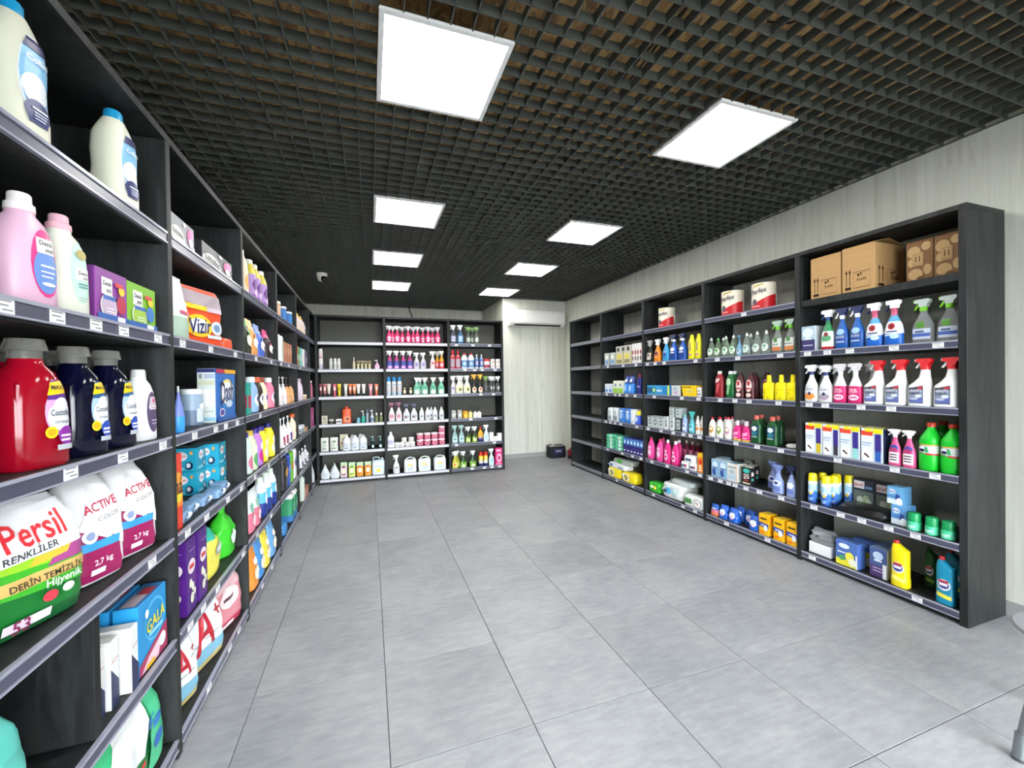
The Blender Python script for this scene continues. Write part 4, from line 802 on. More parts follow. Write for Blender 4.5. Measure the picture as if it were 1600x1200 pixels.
box('R3', 4, 'wipes_tub', 'white tub stacked on two others', 'tub', [(1067, 1084)], 709, d=.1, zo=.0765, h=.075, kind='pillow', c='#eceef0', fin='#e4e6ea', cr=.01, lab=[('r', -.6, .3, .4, .6, '#3a4a70')])
box('R3', 4, 'powder_box', 'orange box with yellow top corner', 'box', [(1089, 1097)], 708, d=.08, c='#f08a1e', lab=[('r', -1, .8, 1, 1, '#f0d020'), ('e', 0, .55, .7, .14, '#e03a20'), ('e', 0, .3, .5, .12, '#f8d8b0'), ('r', -.7, .1, .7, .16, '#f6f0e0')])
box('R3', 5, 'green_pack', 'bright green crumpled sponge pack', 'pack', [(1009, 1025)], 754, d=.14, off=.03, h=.115, kind='pillow', c='#38b432', fin='#2aa428', cr=.05, lab=[('e', -.3, .55, .3, .2, '#d8f0c8'), ('e', .3, .5, .3, .2, '#e8e84a')])
nap = [('e', -.25, .5, .28, .22, '#58b4e0'), ('e', -.6, .42, .2, .12, '#27406a'), ('r', .1, .2, .5, .7, '#b8d8d8'), ('r', -.8, .75, .2, .85, '#c8dce0')]
box('R3', 5, 'cotton_pack', 'large white cotton pack with blue spot', 'pack', [(1028, 1060)], 752, d=.28, off=.03, h=.17, kind='pillow', c='#e6eae8', fin='#dce4e2', cr=.04, seed=3, lab=nap)
box('R3', 5, 'cotton_pack', 'pale cotton pack lying on the large one', 'pack', [(1045, 1080)], 746, d=.2, off=.1, zo=.172, h=.05, kind='pillow', c='#d8e2e0', fin='#d0dcda', cr=.05, seed=5)
box('R3', 5, 'napkin_pack', 'white and green pack with round red logo', 'pack', [(1064, 1094)], 772, d=.15, off=.01, h=.12, kind='pillow', c='#e8ece8', fin='#dfe6e0', cr=.03, seed=6, lab=[('r', -.8, .3, -.1, .75, '#4a8a4a'), ('e', .5, .5, .38, .4, '#24302a'), ('e', .5, .5, .34, .36, '#eef0ee'), ('t', .5, .5, .4, 0, 'Ruby', '#c03030')])

# ================= bay beside the empty one
rc = lambda a, b: [('r', -.8, .1, .8, .4, a), ('e', 0, .65, .6, .18, b)]
box('R4', 1, 'sponge_box', 'pale box with blue and white sponges', 'box', [(945, 952), (954, 961)], 552, d=.14, c='#b8c0b8', lab=rc('#7a9ac8', '#e8e8e0'))
box('R4', 1, 'filter_box', 'beige yellow-striped box', 'box', [(963, 973), (975, 985)], 554, d=.15, h=.16, c='#cfc8a0', lab=rc('#8a8460', '#d8c84a'))
box('R4', 1, 'filter_box', 'grey and white box stacked on beige boxes', 'box', [(963, 970), (971, 978), (979, 985)], 544, d=.13, zo=.1615, h=.09, c='#c8c8c0', lab=[('r', -.6, .2, .6, .8, '#4a4a48')])
box('R4', 1, 'candle_box', 'tall white box with dark red window', 'box', [(988, 991), (992, 995), (996, 999), (1000, 1003)], 540, d=.12, h=.26, c='#e8e6e2', lab=[('r', -.6, .15, .5, .35, '#5a2a2a'), ('e', 0, .55, .7, .12, '#a02838')])
box('R4', 2, 'tissue_box', 'small white box with blue label', 'box', [(945, 950), (951, 956)], 603, d=.12, h=.13, c='#e0e6ea', lab=rc('#5a8ad0', '#b8d0e8'))
box('R4', 2, 'tea_box', 'white and lime green box', 'box', [(958, 965), (967, 974)], 595, d=.12, c='#e6e8d4', lab=[('r', -1, 0, 1, .4, '#94c84a'), ('e', 0, .65, .5, .14, '#8a98b8')])
row('R4', 2, 'pouch', 'refill_pouch', 'blue refill pouch with white print', 'pouch', [980, 989], 11, 587, d=.1, cr=.05, c='#2a6ac4', bands=[(0, '#3a8ae0'), (.55, '#1c3a8a')], lab=[('e', 0, .72, .6, .1, '#dfe8f8'), ('e', -.1, .3, .6, .18, '#a8d0f0')])
row('R4', 2, 'bottle', 'freshener_bottle', 'indigo bottle with crimson cap', 'bottle', [1000], 8, 585, prof='square', hc=.16, rc=.9, c='#262a80', cap='#a02850', lab=[('r', -.7, .4, .7, .5, '#b8a8e0')])
box('R4', 3, 'paper_pack', 'white and grey wrapped paper pack', 'pack', [(948, 955), (957, 964)], 637, d=.16, kind='pillow', c='#dfe3e2', fin='#d4dada', cr=.03, lab=rc('#8a949c', '#b8c8d0'))
box('R4', 3, 'paper_pack', 'bright blue and white wrapped pack', 'pack', [(966, 974), (976, 984)], 638, d=.16, kind='pillow', c='#3a80d0', fin='#5a98dc', cr=.03, lab=[('e', 0, .5, .7, .25, '#a8ccf0'), ('r', -.6, .75, .6, .85, '#eef2f6')])
box('R4', 3, 'cotton_box', 'slim white box beside blue packs', 'box', [(985, 990)], 640, d=.12, c='#eceeee', lab=[('r', -.6, .1, .6, .25, '#b8c0d0')])
row('R4', 3, 'pouch', 'refill_pouch', 'blue pouch with yellow top', 'pouch', [998], 10, 642, d=.09, cr=.05, bands=[(0, '#3a5ac8'), (.68, '#e8d820')], lab=[('e', 0, .4, .6, .18, '#c8d4f0')])
for k in range(4):
    box('R4', 4, 'wipes_pack', 'mint green wipes pack, one of four layers', 'pack', [(945, 956), (958, 969)], 684, d=.2, off=.01, zo=.0505*k, h=.049, kind='pillow', c='#5fc49a', fin='#7ad0b0', cr=.02, seed=k, lab=[('r', -.8, .1, .8, .9, '#5fc49a'), ('e', -.5, .5, .3, .3, '#2f9a6a'), ('r', .4, .1, .8, .9, '#d8e8e0')])
box('R4', 4, 'nappy_box', 'narrow navy box with sky blue upper half', 'box', [(973+5.2*k, 977.6+5.2*k) for k in range(6)], 683, d=.14, c='#2c2a78', lab=[('r', -.95, .05, .95, .97, '#2c2a78'), ('r', -.9, .55, .9, .95, '#4a8ed8'), ('e', 0, .72, .6, .1, '#e0ecf8'), ('r', -.6, .12, .5, .2, '#e8e8f4')])
box('R4', 5, 'wipes_pack', 'yellow and white pack with black badge', 'pack', [(948, 967), (969, 990)], 733, d=.15, off=.01, h=.13, kind='pillow', c='#f0da1a', fin='#e8d00c', cr=.03, lab=[('r', -.9, .15, .1, .85, '#f0ece0'), ('e', -.3, .5, .28, .26, '#20201c'), ('e', -.3, .5, .18, .16, '#e8d430')])
box('R4', 5, 'cotton_pack', 'white pack resting on the yellow packs', 'pack', [(948, 976)], 722, d=.14, off=.02, zo=.132, h=.07, kind='pillow', c='#e8ecee', fin='#d8dee4', cr=.04, lab=[('r', .2, .3, .7, .5, '#4a7a6a'), ('e', -.6, .5, .2, .3, '#4a6ab0')])
box('R4', 5, 'cotton_pack', 'grey-green pack at the pile top', 'pack', [(956, 984)], 713, d=.16, off=.06, zo=.204, h=.07, kind='pillow', c='#b8c0b8', fin='#a8b4ac', cr=.06, seed=8, lab=[('e', -.2, .5, .3, .4, '#4aa83a')])

# ================= bare-topped back bay
row('B1', 1, 'can', 'aerosol_can', 'tall white aerosol with lilac foot', 'aerosol', [501], 7.3, 545, bands=[(0, '#c8c4d4'), (.3, '#ece8ea'), (.7, '#e4d4d4')], cap='#f0ecea', lab=[('r', -.8, .66, .8, .76, '#c88a8a')])
row('B1', 1, 'can', 'deodorant_can', 'short cream deodorant stick', 'deodorant', [517.5, 524, 530], 5.2, 560, c='#e8e8e0', cap='#dfe0d4', lab=[('r', -.7, .15, .7, .5, '#c8ccc8')])
row('B1', 1, 'bottle', 'serum_bottle', 'tiny amber serum bottle', 'bottle', [553.5], 4.4, 558, prof='flask', hc=.3, c='#cfc4a0', cap='#e8e0c8')
row('B1', 1, 'tube', 'cream_tube', 'gold and white cream tube', 'tube', [560, 566, 572, 578], 5, 564, c='#e0d2a0', cap='#efe8d0', lab=[('r', -.6, .55, .6, .95, '#5a4a38')])
row('B1', 1, 'pump', 'pump_bottle', 'pink pump soap bottle', 'bottle', [589.7], 8, 563, c='#e0a0c4', cap='#ecd4e0', lab=gl('#f0d0e0', '#c05a90'))
for px, b_, c_, nm in ((501, '#7a2a3a', '#20181c', 'dark maroon'), (506, '#c06a6a', '#20181c', 'dusky red'), (512, '#e8d8d0', '#181818', 'pale cream'), (522.7, '#d05a6a', '#c04a5a', 'rose'), (530, '#ecd82a', '#d8b81a', 'yellow'), (540, '#d8d8cc', '#b8b8ac', 'off-white'), (548, '#e8793a', '#4a2a1a', 'orange'), (553.5, '#ee8a4a', '#4a2a1a', 'light orange'), (559, '#f0e8e0', '#161412', 'white and black'), (568, '#ece4e0', '#0e0e0e', 'white, black-footed'), (579, '#e8909a', '#d8707c', 'pink'), (588, '#e8805a', '#d8603a', 'salmon')):
    row('B1', 2, 'tube', 'hand_cream_tube', '%s upright cream tube' % nm, 'tube', [px], 6.2, 600, c=b_, cap=c_, lab=[('r', -.4, .35, .4, .7, '#f2ece4' if nm not in ('yellow',) else '#b89a10')])
box('B1', 3, 'cream_box', 'small cream box on the shelf end', 'box', [(501.5, 510.5)], 650, d=.07, c='#cfcab8', lab=rc('#b0a890', '#8a9a7a'))
row('B1', 3, 'jar', 'cream_jar', 'little dark cream jar with pale lid', 'jar', [516.5], 7.5, 655, c='#4a4a48', cap='#d8d4cc', hc=.35)
box('B1', 3, 'cream_box', 'low white box with grey window', 'box', [(524, 533)], 655, d=.08, c='#eceae6', lab=[('r', -.8, .3, .8, .6, '#3a3c40')])
row('B1', 3, 'bottle', 'refill_jug', 'orange-red squat jug with dark label', 'bottle', [541], 13.5, 635.5, prof='square', hc=.14, rc=.8, d=.08, c='#e2521c', cap='#d8481a', lab=[('r', -.75, .1, .75, .5, '#f0865a'), ('e', .2, .32, .3, .1, '#5a1c10')])
row('B1', 3, 'bottle', 'lotion_bottle', 'small aqua bottle', 'bottle', [559], 5.5, 651, prof='flask', hc=.14, c='#7ab8c8', cap='#2a4a5a')
row('B1', 3, 'pump', 'pump_bottle', 'teal pump bottle with white pump', 'bottle', [566.5], 6.5, 642, c='#26a08c', cap='#eef0f0')
row('B1', 3, 'can', 'deodorant_can', 'slim grey-blue aerosol', 'aerosol', [573], 3.8, 640, c='#a8b8c4', cap='#5a6a78')
row('B1', 3, 'pump', 'pump_bottle', 'navy pump bottle with white pump', 'bottle', [580.5], 6, 641, c='#c4d0dc', cap='#e8eef4', lab=gl('#24406a', '#8ab0dc'))
row('B1', 3, 'bottle', 'oil_bottle', 'olive green bottle with white cap', 'bottle', [587.5, 594.5], 5.2, 645, prof='flask', hc=.25, rc=1.7, c='#6f7a4a', cap='#f2f2ec')
rp = lambda a, b: [('e', 0, .45, .6, .16, a), ('r', -.5, .18, .5, .26, b), ('e', 0, .7, .5, .08, b)]
row('B1', 4, 'pouch', 'refill_pouch', 'white refill pouch with green print', 'pouch', [508, 520], 13, 684, d=.09, cr=.05, c='#e4e8e0', lab=rp('#d0dccc', '#8a9a84'))
row('B1', 4, 'pouch', 'refill_pouch', 'cream refill pouch with orange print', 'pouch', [(531, .1)], 13, 679, d=.09, cr=.05, c='#ece4c8', lab=rp('#ecb06a', '#b0b88a'))
row('B1', 4, 'bottle', 'softener_bottle', 'white grip-handled bottle with grey label', 'bottle', [540, 553, 566, (545, .13), (559, .13)], 12.5, 681, prof='softener', hc=.1, c='#e6eaec', cap='#f0f2f2', lab=[('e', 0, .38, .7, .22, '#cdd6de'), ('r', -.5, .14, .5, .2, '#7a86a0')])
row('B1', 4, 'pump', 'pump_bottle', 'dark teal-tinted clear pump bottle', 'bottle', [581, 593], 6.6, 682, c='~#3a6a70', cap='#8ac0c0', lab=[('r', -.5, .15, .5, .5, '#dfecec')])
row('B1', 5, 'bottle', 'drop_bottle', 'teardrop-shaped pale white bottle', 'bottle', [510, 526, (520, .13)], 15, 726, prof='drop', hc=.06, d=.07, c='#dfe6ea', cap='#eceff0', lab=[('e', 0, .3, .6, .2, '#cfd9e0')])
for px, b_, a_, nm in ((540, '#e0d0d4', '#a84a6a', 'pinkish white'), (551.5, '#dce87a', '#6aa83a', 'lime green'), (561.5, '#f0a83a', '#d86a1a', 'orange')):
    row('B1', 5, 'pouch', 'refill_pouch', '%s refill pouch with leafy top' % nm, 'pouch', [px] if nm != 'orange' else [px, 571.5], 11, 722, d=.08, cr=.05, bands=[(0, b_), (.72, '#bcd8b0')], lab=rp('#f4ead0', a_))
row('B1', 5, 'jerry', 'jerrycan', 'pale blue square-shouldered jerrycan, yellow emblem', 'jerrycan', [588], 20, 714, c='#cfe0ec', cap='#e8eef2', d=.13, lab=[('r', -.85, .08, .85, .8, '#dce8f0'), ('e', 0, .32, .4, .12, '#e8dc5a'), ('r', -.5, .55, .5, .62, '#a8c4dc')])

# ================= pink spray bay
ps = [('e', 0, .36, .75, .2, '#f48ab4'), ('r', -.6, .38, .6, .46, '#fbe2ec'), ('e', 0, .2, .5, .08, '#fbe2ec')]
row('B2', 0, 'spray', 'spray_bottle', 'pink trigger spray with clear-white head', 'spray bottle', [608, 622, 639, 653.5, 670, 685, (615, .11), (630, .11), (647, .11), (662, .11), (677, .11)], 8.8, 509, c='#e0246c', cap='#d8d8dc', lab=ps)
row('B2', 1, 'spray', 'spray_bottle', 'purple and blue trigger spray, white head', 'spray bottle', [608, 618, 629, 638], 9.2, 548, bands=[(0, '#8a4ac0'), (.22, '#3a4aa4'), (.6, '#b83a80')], cap='#f0eef2', lab=[('e', 0, .14, .8, .09, '#e8a8e0'), ('e', 0, .45, .5, .1, '#28307a')])
row('B2', 1, 'spray', 'spray_bottle', 'white trigger spray with lilac oval label', 'spray bottle', [650, 661.5], 9, 551, c='#d8d8e0', cap='#f0f0f2', lab=[('e', 0, .36, .7, .24, '#b4acd0'), ('e', 0, .36, .4, .12, '#8a80b4')])
row('B2', 1, 'spray', 'spray_bottle', 'white trigger spray with rosy label', 'spray bottle', [676.5], 8.2, 549, c='#ecdcdc', cap='#efefec', lab=gl('#e8b8bc', '#c04a58'))
row('B2', 1, 'spray', 'spray_bottle', 'red and amber trigger spray', 'spray bottle', [(684, .1), 690.5], 8, 549, bands=[(0, '#d4303c'), (.55, '#e0a020')], cap='#d8d4cc', lab=[('e', 0, .3, .7, .16, '#f0b0b4')])
row('B2', 2, 'can', 'aerosol_can', 'pale aerosol with sky blue cap', 'aerosol', [607, 615.5, 624], 7, 589, bands=[(0, '#b8d0e0'), (.2, '#dfe2e4')], cap='#2a86c0', lab=[('r', -.7, .2, .7, .6, '#d8ccd0'), ('r', -.5, .66, .5, .72, '#5a7aa8')])
row('B2', 2, 'bottle', 'polish_bottle', 'small dark bottle with cream label', 'bottle', [632, 641.5], 5.5, 601, prof='flask', hc=.22, c='#3a2c1e', cap='#1c1814', lab=[('e', 0, .4, .8, .24, '#e4dcb8'), ('e', 0, .8, .5, .1, '#d8c88a')])
row('B2', 2, 'spray', 'spray_bottle', 'mint green trigger spray with white head', 'spray bottle', [651, 663.5, 676.5, 689, (656, .11)], 10.6, 590, c='#7fc4a4', cap='#f0f2f0', noz=1, lab=[('e', 0, .2, .75, .16, '#e0e6e2'), ('e', 0, .55, .6, .12, '#4aa884')])
row('B2', 3, 'spray', 'spray_bottle', 'white trigger spray with plum head', 'spray bottle', [611.5, 622], 9.6, 629, c='#f0ecec', cap='#7a2450', lab=[('e', 0, .36, .7, .22, '#e0b0ba'), ('e', 0, .36, .4, .1, '#b87080')])
row('B2', 3, 'spray', 'spray_bottle', 'white trigger spray with navy head', 'spray bottle', [635.5, (645, .03)], 10.5, 631, c='#eef0f2', cap='#1c2a50', lab=[('e', 0, .34, .75, .2, '#b0bcc4'), ('e', -.2, .3, .4, .1, '#8a4a58')])
row('B2', 3, 'bottle', 'descaler_bottle', 'plain white bottle with grey label', 'bottle', [658, 667.5, 679, 689, (673, .11)], 7.8, 637, prof='flask', hc=.1, c='#eef0f0', cap='#f2f4f4', lab=[('r', -.7, .12, .7, .5, '#c4ccd2'), ('e', 0, .34, .4, .08, '#6a7480')])
row('B2', 4, 'bottle', 'softener_bottle', 'white bottle with lilac oval label', 'bottle', [611.5], 10.5, 675, prof='softener', hc=.16, c='#ecedf2', cap='#f4f4f6', lab=[('e', 0, .4, .7, .2, '#b4b4dc')])
row('B2', 4, 'jar', 'small_tub', 'little white tub at a low stack', 'tub', [618.5, 626, 634, 642.5], 8, 692, c='#ecebe8', cap='#f6f6f4', h=.072, hc=.3, lab=[('r', -.7, .3, .7, .7, '#d0cdc8')])
row('B2', 4, 'jar', 'small_tub', 'little white tub topping the stack', 'tub', [630, 641], 8, 685, c='#ecebe8', cap='#f6f6f4', h=.068, hc=.3, zo=.0735, lab=[('r', -.7, .3, .7, .7, '#d0cdc8')])
pt = [('e', 0, .5, .85, .34, '#f0b4c4'), ('e', 0, .5, .5, .2, '#a8244a')]
for k in range(3):
    row('B2', 4, 'jar', 'paste_tub', 'pink cleaning paste tub, %s layer' % ['lowest', 'second', 'third'][k], 'tub', [654.7, 666, 677.5, 688.7] if k < 2 else [688.7], 10.6, 690, c='#c42e5c', cap='#f0dce2', h=.098, hc=.28, wm=.104, zo=.0992*k, lab=pt)
row('B2', 5, 'spray', 'spray_bottle', 'slim white trigger spray beside the jerrycans', 'spray bottle', [617], 10, 711, c='#eef0f2', cap='#f2f2f2', lab=[('r', -.7, .14, .7, .5, '#d4d8dc'), ('r', -.5, .4, .5, .46, '#4a5058')])
row('B2', 5, 'jerry', 'jerrycan', 'white jerrycan with arched handle', 'jerrycan', [638.6, 661, 685], 19.5, 714, c='#e4ecec', cap='#eef2f2', round=1, d=.12, lab=[('e', 0, .5, .75, .36, '#dce8e4'), ('e', -.15, .58, .3, .14, '#ece48a'), ('e', .25, .52, .2, .1, '#e8c09a'), ('e', 0, .28, .5, .1, '#b8d4e8')])

# ================= bay beside the air conditioner
row('B3', 0, 'spray', 'spray_bottle', 'clear trigger spray with white head', 'spray bottle', [704.5], 9.6, 508, c='~#b4bcd0', cap='#f0f0f2', lab=gl('#9aa0bc', '#d0c8dc'))
row('B3', 0, 'spray', 'spray_bottle', 'clear blue trigger spray with white head', 'spray bottle', [720], 9.6, 508, c='#3a6a94', cap='#f0f0f2', lab=gl('#7ab0dc', '#dfeaf4'))
row('B3', 0, 'spray', 'spray_bottle', 'clear trigger spray with green head', 'spray bottle', [732.5, 745.5, (739, .1)], 8.6, 511, c='~#c4d0c4', cap='#7aa45a', lab=[('e', 0, .34, .6, .2, '#c0ccbc')])
row('B3', 1, 'bottle', 'thinner_bottle', 'red bottle with tall red cap', 'bottle', [703.8, 715, (709, .1)], 8.4, 547, prof='round', hc=.2, rc=1.4, c='#c01c28', cap='#d4202c', lab=[('r', -.8, .1, .8, .66, '#a89cac'), ('r', -.8, .84, .8, .9, '#f0c8c8')])
row('B3', 1, 'bottle', 'cleaner_bottle', 'blue and white grip-handled bottle', 'bottle', [726, 736.5], 10, 552, prof='softener', hc=.1, bands=[(0, '#e4ecf2'), (.1, '#5a86b8'), (.6, '#e6ecf0')], cap='#d84048', lab=[('e', 0, .36, .6, .14, '#a8c4e0')])
row('B3', 1, 'bottle', 'cleaner_bottle', 'slim blue bottle with white cap', 'bottle', [745.5, 752.7], 6, 554, prof='round', hc=.12, rc=1.6, bands=[(0, '#e8eef2'), (.12, '#3a66a4'), (.75, '#9ab8d8')], cap='#eef0f2', lab=[('e', 0, .45, .6, .2, '#c8b8dc')])
row('B3', 1, 'jar', 'stain_tub', 'white tub with red lid', 'tub', [763], 10.4, 561, c='#d4d8dc', cap='#d83a34', hc=.22, lab=[('r', -.9, .1, .9, .5, '#a83a58')])
row('B3', 1, 'pouch', 'refill_pouch', 'small white refill pouch', 'pouch', [773, 780], 7, 561, d=.07, cr=.05, c='#eceae6', lab=rp('#d8dcd4', '#c07a6a'))
row('B3', 2, 'spray', 'spray_bottle', 'slim white and lilac trigger spray', 'spray bottle', [703.5], 6.5, 589, c='#e0dce6', cap='#eceaf0', lab=gl('#c4b8d8', '#8a7ab0'))
row('B3', 2, 'spray', 'spray_bottle', 'cream trigger spray with pale yellow label', 'spray bottle', [714, 728, (709, .11), (720, .11)], 11, 587, c='#f0f0e2', cap='#f4f4f0', lab=[('e', 0, .34, .8, .24, '#e4e29a'), ('e', .15, .3, .3, .12, '#4a4a30')])
row('B3', 2, 'spray', 'spray_bottle', 'black trigger spray with yellow head', 'spray bottle', [740, 749.5], 8.6, 585, c='#1c1a16', cap='#e0a828', lab=[('e', 0, .24, .85, .22, '#d8ccb0'), ('e', 0, .3, .4, .1, '#b85a4a')])
row('B3', 2, 'spray', 'spray_bottle', 'clear trigger spray with dark print', 'spray bottle', [765, 779, (771, .1)], 7.4, 588, c='~#b8bcb8', cap='#eceeee', lab=[('e', 0, .4, .5, .24, '#3c3e40'), ('e', 0, .4, .3, .14, '#c8ccc8')])
row('B3', 2, 'spray', 'spray_bottle', 'clear trigger spray with green collar', 'spray bottle', [757.5], 7, 588, c='~#b8bcb8', cap='#7aa84a', lab=[('e', 0, .4, .5, .24, '#4c4e50')])
row('B3', 3, 'bag', 'sachet_bag', 'crumpled clear sachet of white bits', 'sachet', [706.5, 714.5], 7.5, 641, d=.06, cr=.12, c='#b4b4ae', lab=[('e', 0, .4, .5, .2, '#e4e4de')])
row('B3', 3, 'jar', 'gel_jar', 'small amber gel jar', 'jar', [724.5], 9, 642, c='#e4a81c', cap='#d8a028', hc=.3, lab=[('e', .1, .5, .5, .3, '#f4d85a')])
row('B3', 3, 'stick', 'reed_diffuser', 'yellow glass reed diffuser', 'diffuser', [734], 6, 633, c='#e4d480', cap='#c8b890')
row('B3', 3, 'stick', 'reed_diffuser', 'white reed diffuser', 'diffuser', [741.5, 748], 6.2, 634, c='#f0ece6', cap='#cfc8c0')
row('B3', 4, 'spray', 'spray_bottle', 'grey-teal trigger spray', 'spray bottle', [705.5, 716], 9.4, 665, c='#8fb0b0', cap='#9abcbc', lab=[('r', -.8, .1, .8, .5, '#c4d8d8'), ('e', 0, .34, .5, .1, '#6a9a9a')])
row('B3', 4, 'spray', 'spray_bottle', 'dark trigger spray with green grass label', 'spray bottle', [727, 736.5], 9, 667, c='#28301c', cap='#e8eae6', lab=[('q', ((-.95, .04), (.95, .04), (.5, .4), (-.8, .5)), '#9ac83a'), ('e', 0, .22, .5, .12, '#e4eccc'), ('q', ((.3, .3), (.8, .3), (.9, .7), (.7, .7)), '#7ab02a')])
row('B3', 4, 'bottle', 'insect_bottle', 'yellow bottle with red top and navy foot', 'bottle', [746], 8.4, 667, prof='round', hc=.2, rc=1.6, bands=[(0, '#2c2f60'), (.25, '#a87ab0'), (.4, '#ecc02c')], cap='#c82c1c', lab=[('e', 0, .66, .7, .14, '#f0a02a')])
row('B3', 4, 'spray', 'spray_bottle', 'pale blue trigger spray with white head', 'spray bottle', [755], 8.4, 664, c='#d4e6ee', cap='#f0f2f4', lab=[('e', 0, .34, .7, .22, '#b4d4e4')])
box('B3', 4, 'candle_box', 'small white candle box, lower layer', 'box', [(760.5, 766.5), (768.5, 774.5)], 690, d=.07, h=.075, c='#eeeae8', lab=[('r', -.6, .3, .6, .7, '#e0d4d4')])
box('B3', 4, 'candle_box', 'small white candle box stacked on another', 'box', [(761.5, 767.5)], 678, d=.065, zo=.0765, h=.07, c='#f0eeec', lab=[('r', -.6, .3, .6, .7, '#e4d8d8')])
box('B3', 4, 'candle_box', 'taller white candle box alone', 'box', [(776, 782.5)], 677, d=.07, c='#f0eeec', lab=[('r', -.6, .4, .6, .8, '#e4dcd8')])
row('B3', 5, 'spray', 'spray_bottle', 'yellow-green trigger spray, orange print', 'spray bottle', [706, (712, .1)], 9.2, 706, c='#b8b82a', cap='#e0dcd8', lab=[('r', -.75, .1, .75, .46, '#e0dc8a'), ('e', -.2, .3, .4, .14, '#e07a2a')])
row('B3', 5, 'spray', 'spray_bottle', 'grass green trigger spray, dark top', 'spray bottle', [722, 737], 10.4, 705, bands=[(0, '#7ab03c'), (.5, '#2c4a24')], cap='#d8dcdc', lab=[('e', 0, .16, .6, .1, '#e4ecd0'), ('q', ((-.2, .4), (.2, .4), (.5, .75), (.2, .75)), '#141c10')])
row('B3', 5, 'can', 'insect_aerosol', 'yellow and navy aerosol with red cap', 'aerosol', [749.5, 757], 7, 706, bands=[(0, '#2a3468'), (.25, '#d8d4d8'), (.5, '#f0d020')], cap='#cc2018', lab=[('e', 0, .68, .6, .14, '#f4e890')])
row('B3', 5, 'spray', 'spray_bottle', 'tall pale blue trigger spray, aqua label', 'spray bottle', [766], 8.4, 701, c='#dcebf0', cap='#eef2f4', lab=[('e', 0, .4, .7, .26, '#9ed4dc')])
box('B3', 5, 'washing_powder_box', 'bright pink box with white oval', 'box', [(773.5, 784)], 700, d=.09, c='#dc2a78', lab=[('r', -.7, .8, .6, .9, '#f6c8dc'), ('e', .1, .42, .7, .26, '#f4c4d8'), ('e', .1, .42, .4, .14, '#c8285c'), ('r', -.8, .05, .7, .1, '#f0b4d0')])

# ================= laundry run: bay topped by blue-capped bottles
sofl = [('e', .15, .5, .62, .36, '#e6edf2'), ('e', .15, .53, .58, .31, '#7ab4d8'), ('e', .1, .42, .5, .13, '#dfe4ea'), ('q', ((-.35, .26), (.65, .26), (.5, .14), (-.2, .14)), '#1c2a66'), ('e', .15, .24, .5, .1, '#1c2a66'), ('q', ((-.3, .74), (.6, .74), (.45, .83), (-.15, .83)), '#2a2458'), ('t', .15, .66, .8, 0, 'Collini', 1.1, '#f2f6fa'), ('r', -.1, .255, .5, .27, '#f0f2f6'), ('r', -.05, .225, .45, .235, '#c8d0e4'), ('r', -.05, .2, .4, .21, '#c8d0e4'), ('r', -.05, .175, .35, .185, '#c8d0e4'), ('e', -.22, .36, .12, .05, '#dfe8ee')]
row('L1', 0, 'bottle', 'softener_bottle', 'tall ivory softener bottle with blue cap', 'bottle', [28, 186], 90, -40, rz=-.22, off=.02, d=.10, wm=.135, h=.335, prof='waist', hc=.1, rc=.92, c='#dcdcc8', cap='#1a96c8', lab=sofl)
dkm = lambda a, b: [('e', .2, .46, .62, .36, a), ('e', .2, .38, .54, .24, b), ('r', -.2, .56, .58, .72, '#f4f4f2'), ('t', .19, .67, .6, 0, 'Denk', '#1c1c1e'), ('t', .3, .6, .36, 0, 'mit', '#1c1c1e'), ('r', -.1, .42, .55, .44, '#f0f0f6'), ('r', -.1, .36, .5, .375, '#f0f0f6'), ('r', -.1, .31, .4, .325, '#f0f0f6'), ('e', .2, .24, .3, .02, '#e8eef8')]
row('L1', 1, 'bottle', 'detergent_bottle', 'pale pink liquid detergent bottle, white cap', 'bottle', [38], 84, 307, rz=-.22, off=.02, d=.095, wm=.12, prof='maxi', hc=.15, rc=.95, c='#e0b4cc', cap='#ece6e4', cap2='#f0eae8', lab=dkm('#d83a86', '#6a8fd0'))
row('L1', 1, 'bottle', 'detergent_bottle', 'cream white detergent bottle, pink cap', 'bottle', [108], 68, 346, rz=-.22, off=.02, d=.09, wm=.115, prof='maxi', hc=.14, rc=.95, c='#dfe0d2', cap='#d8a8b8', cap2='#e8b0bc', lab=[('e', .25, .5, .58, .36, '#bfe0d0'), ('r', -.1, .42, .7, .56, '#f6f6f2'), ('t', .3, .5, .55, 0, 'Denk', '#1c1c1e'), ('t', .4, .445, .3, 0, 'mit', '#1c1c1e'), ('r', 0, .36, .6, .375, '#4a8a94'), ('r', 0, .325, .55, .34, '#4a8a94'), ('r', 0, .2, .5, .21, '#a8b0ac'), ('r', 0, .17, .5, .18, '#a8b0ac'), ('e', .25, .72, .3, .06, '#b8a860')])
dpb = lambda e1, e2: [('r', -.65, .52, .0, .84, '#f4f4f2'), ('t', -.33, .73, .5, 0, 'Denk', '#1c1c1e'), ('t', -.25, .6, .3, 0, 'mit', '#1c1c1e'), ('e', -.25, .3, .52, .25, '#dfe4d8'), ('e', -.25, .3, .46, .21, e1), ('r', -.6, .42, .15, .5, '#3a6ab8'), ('e', .5, .38, .3, .18, e2), ('e', .52, .66, .2, .09, '#f0c830'), ('r', .1, .72, .6, .8, '#d83a40'), ('r', -1, 0, 1, .14, '#2a62b0'), ('r', .2, .03, .7, .13, '#e8e8f0'), ('r', -.5, .24, .0, .26, '#f0f0f0'), ('r', -.5, .18, .0, .2, '#f0f0f0')]
box('L1', 1, 'capsule_pack', 'purple detergent capsule pack', 'pack', [(146, 197)], 424, d=.07, off=.02, c='#8a3a94', side='#6a2a78', lab=dpb('#c8b0c8', '#b82848'))
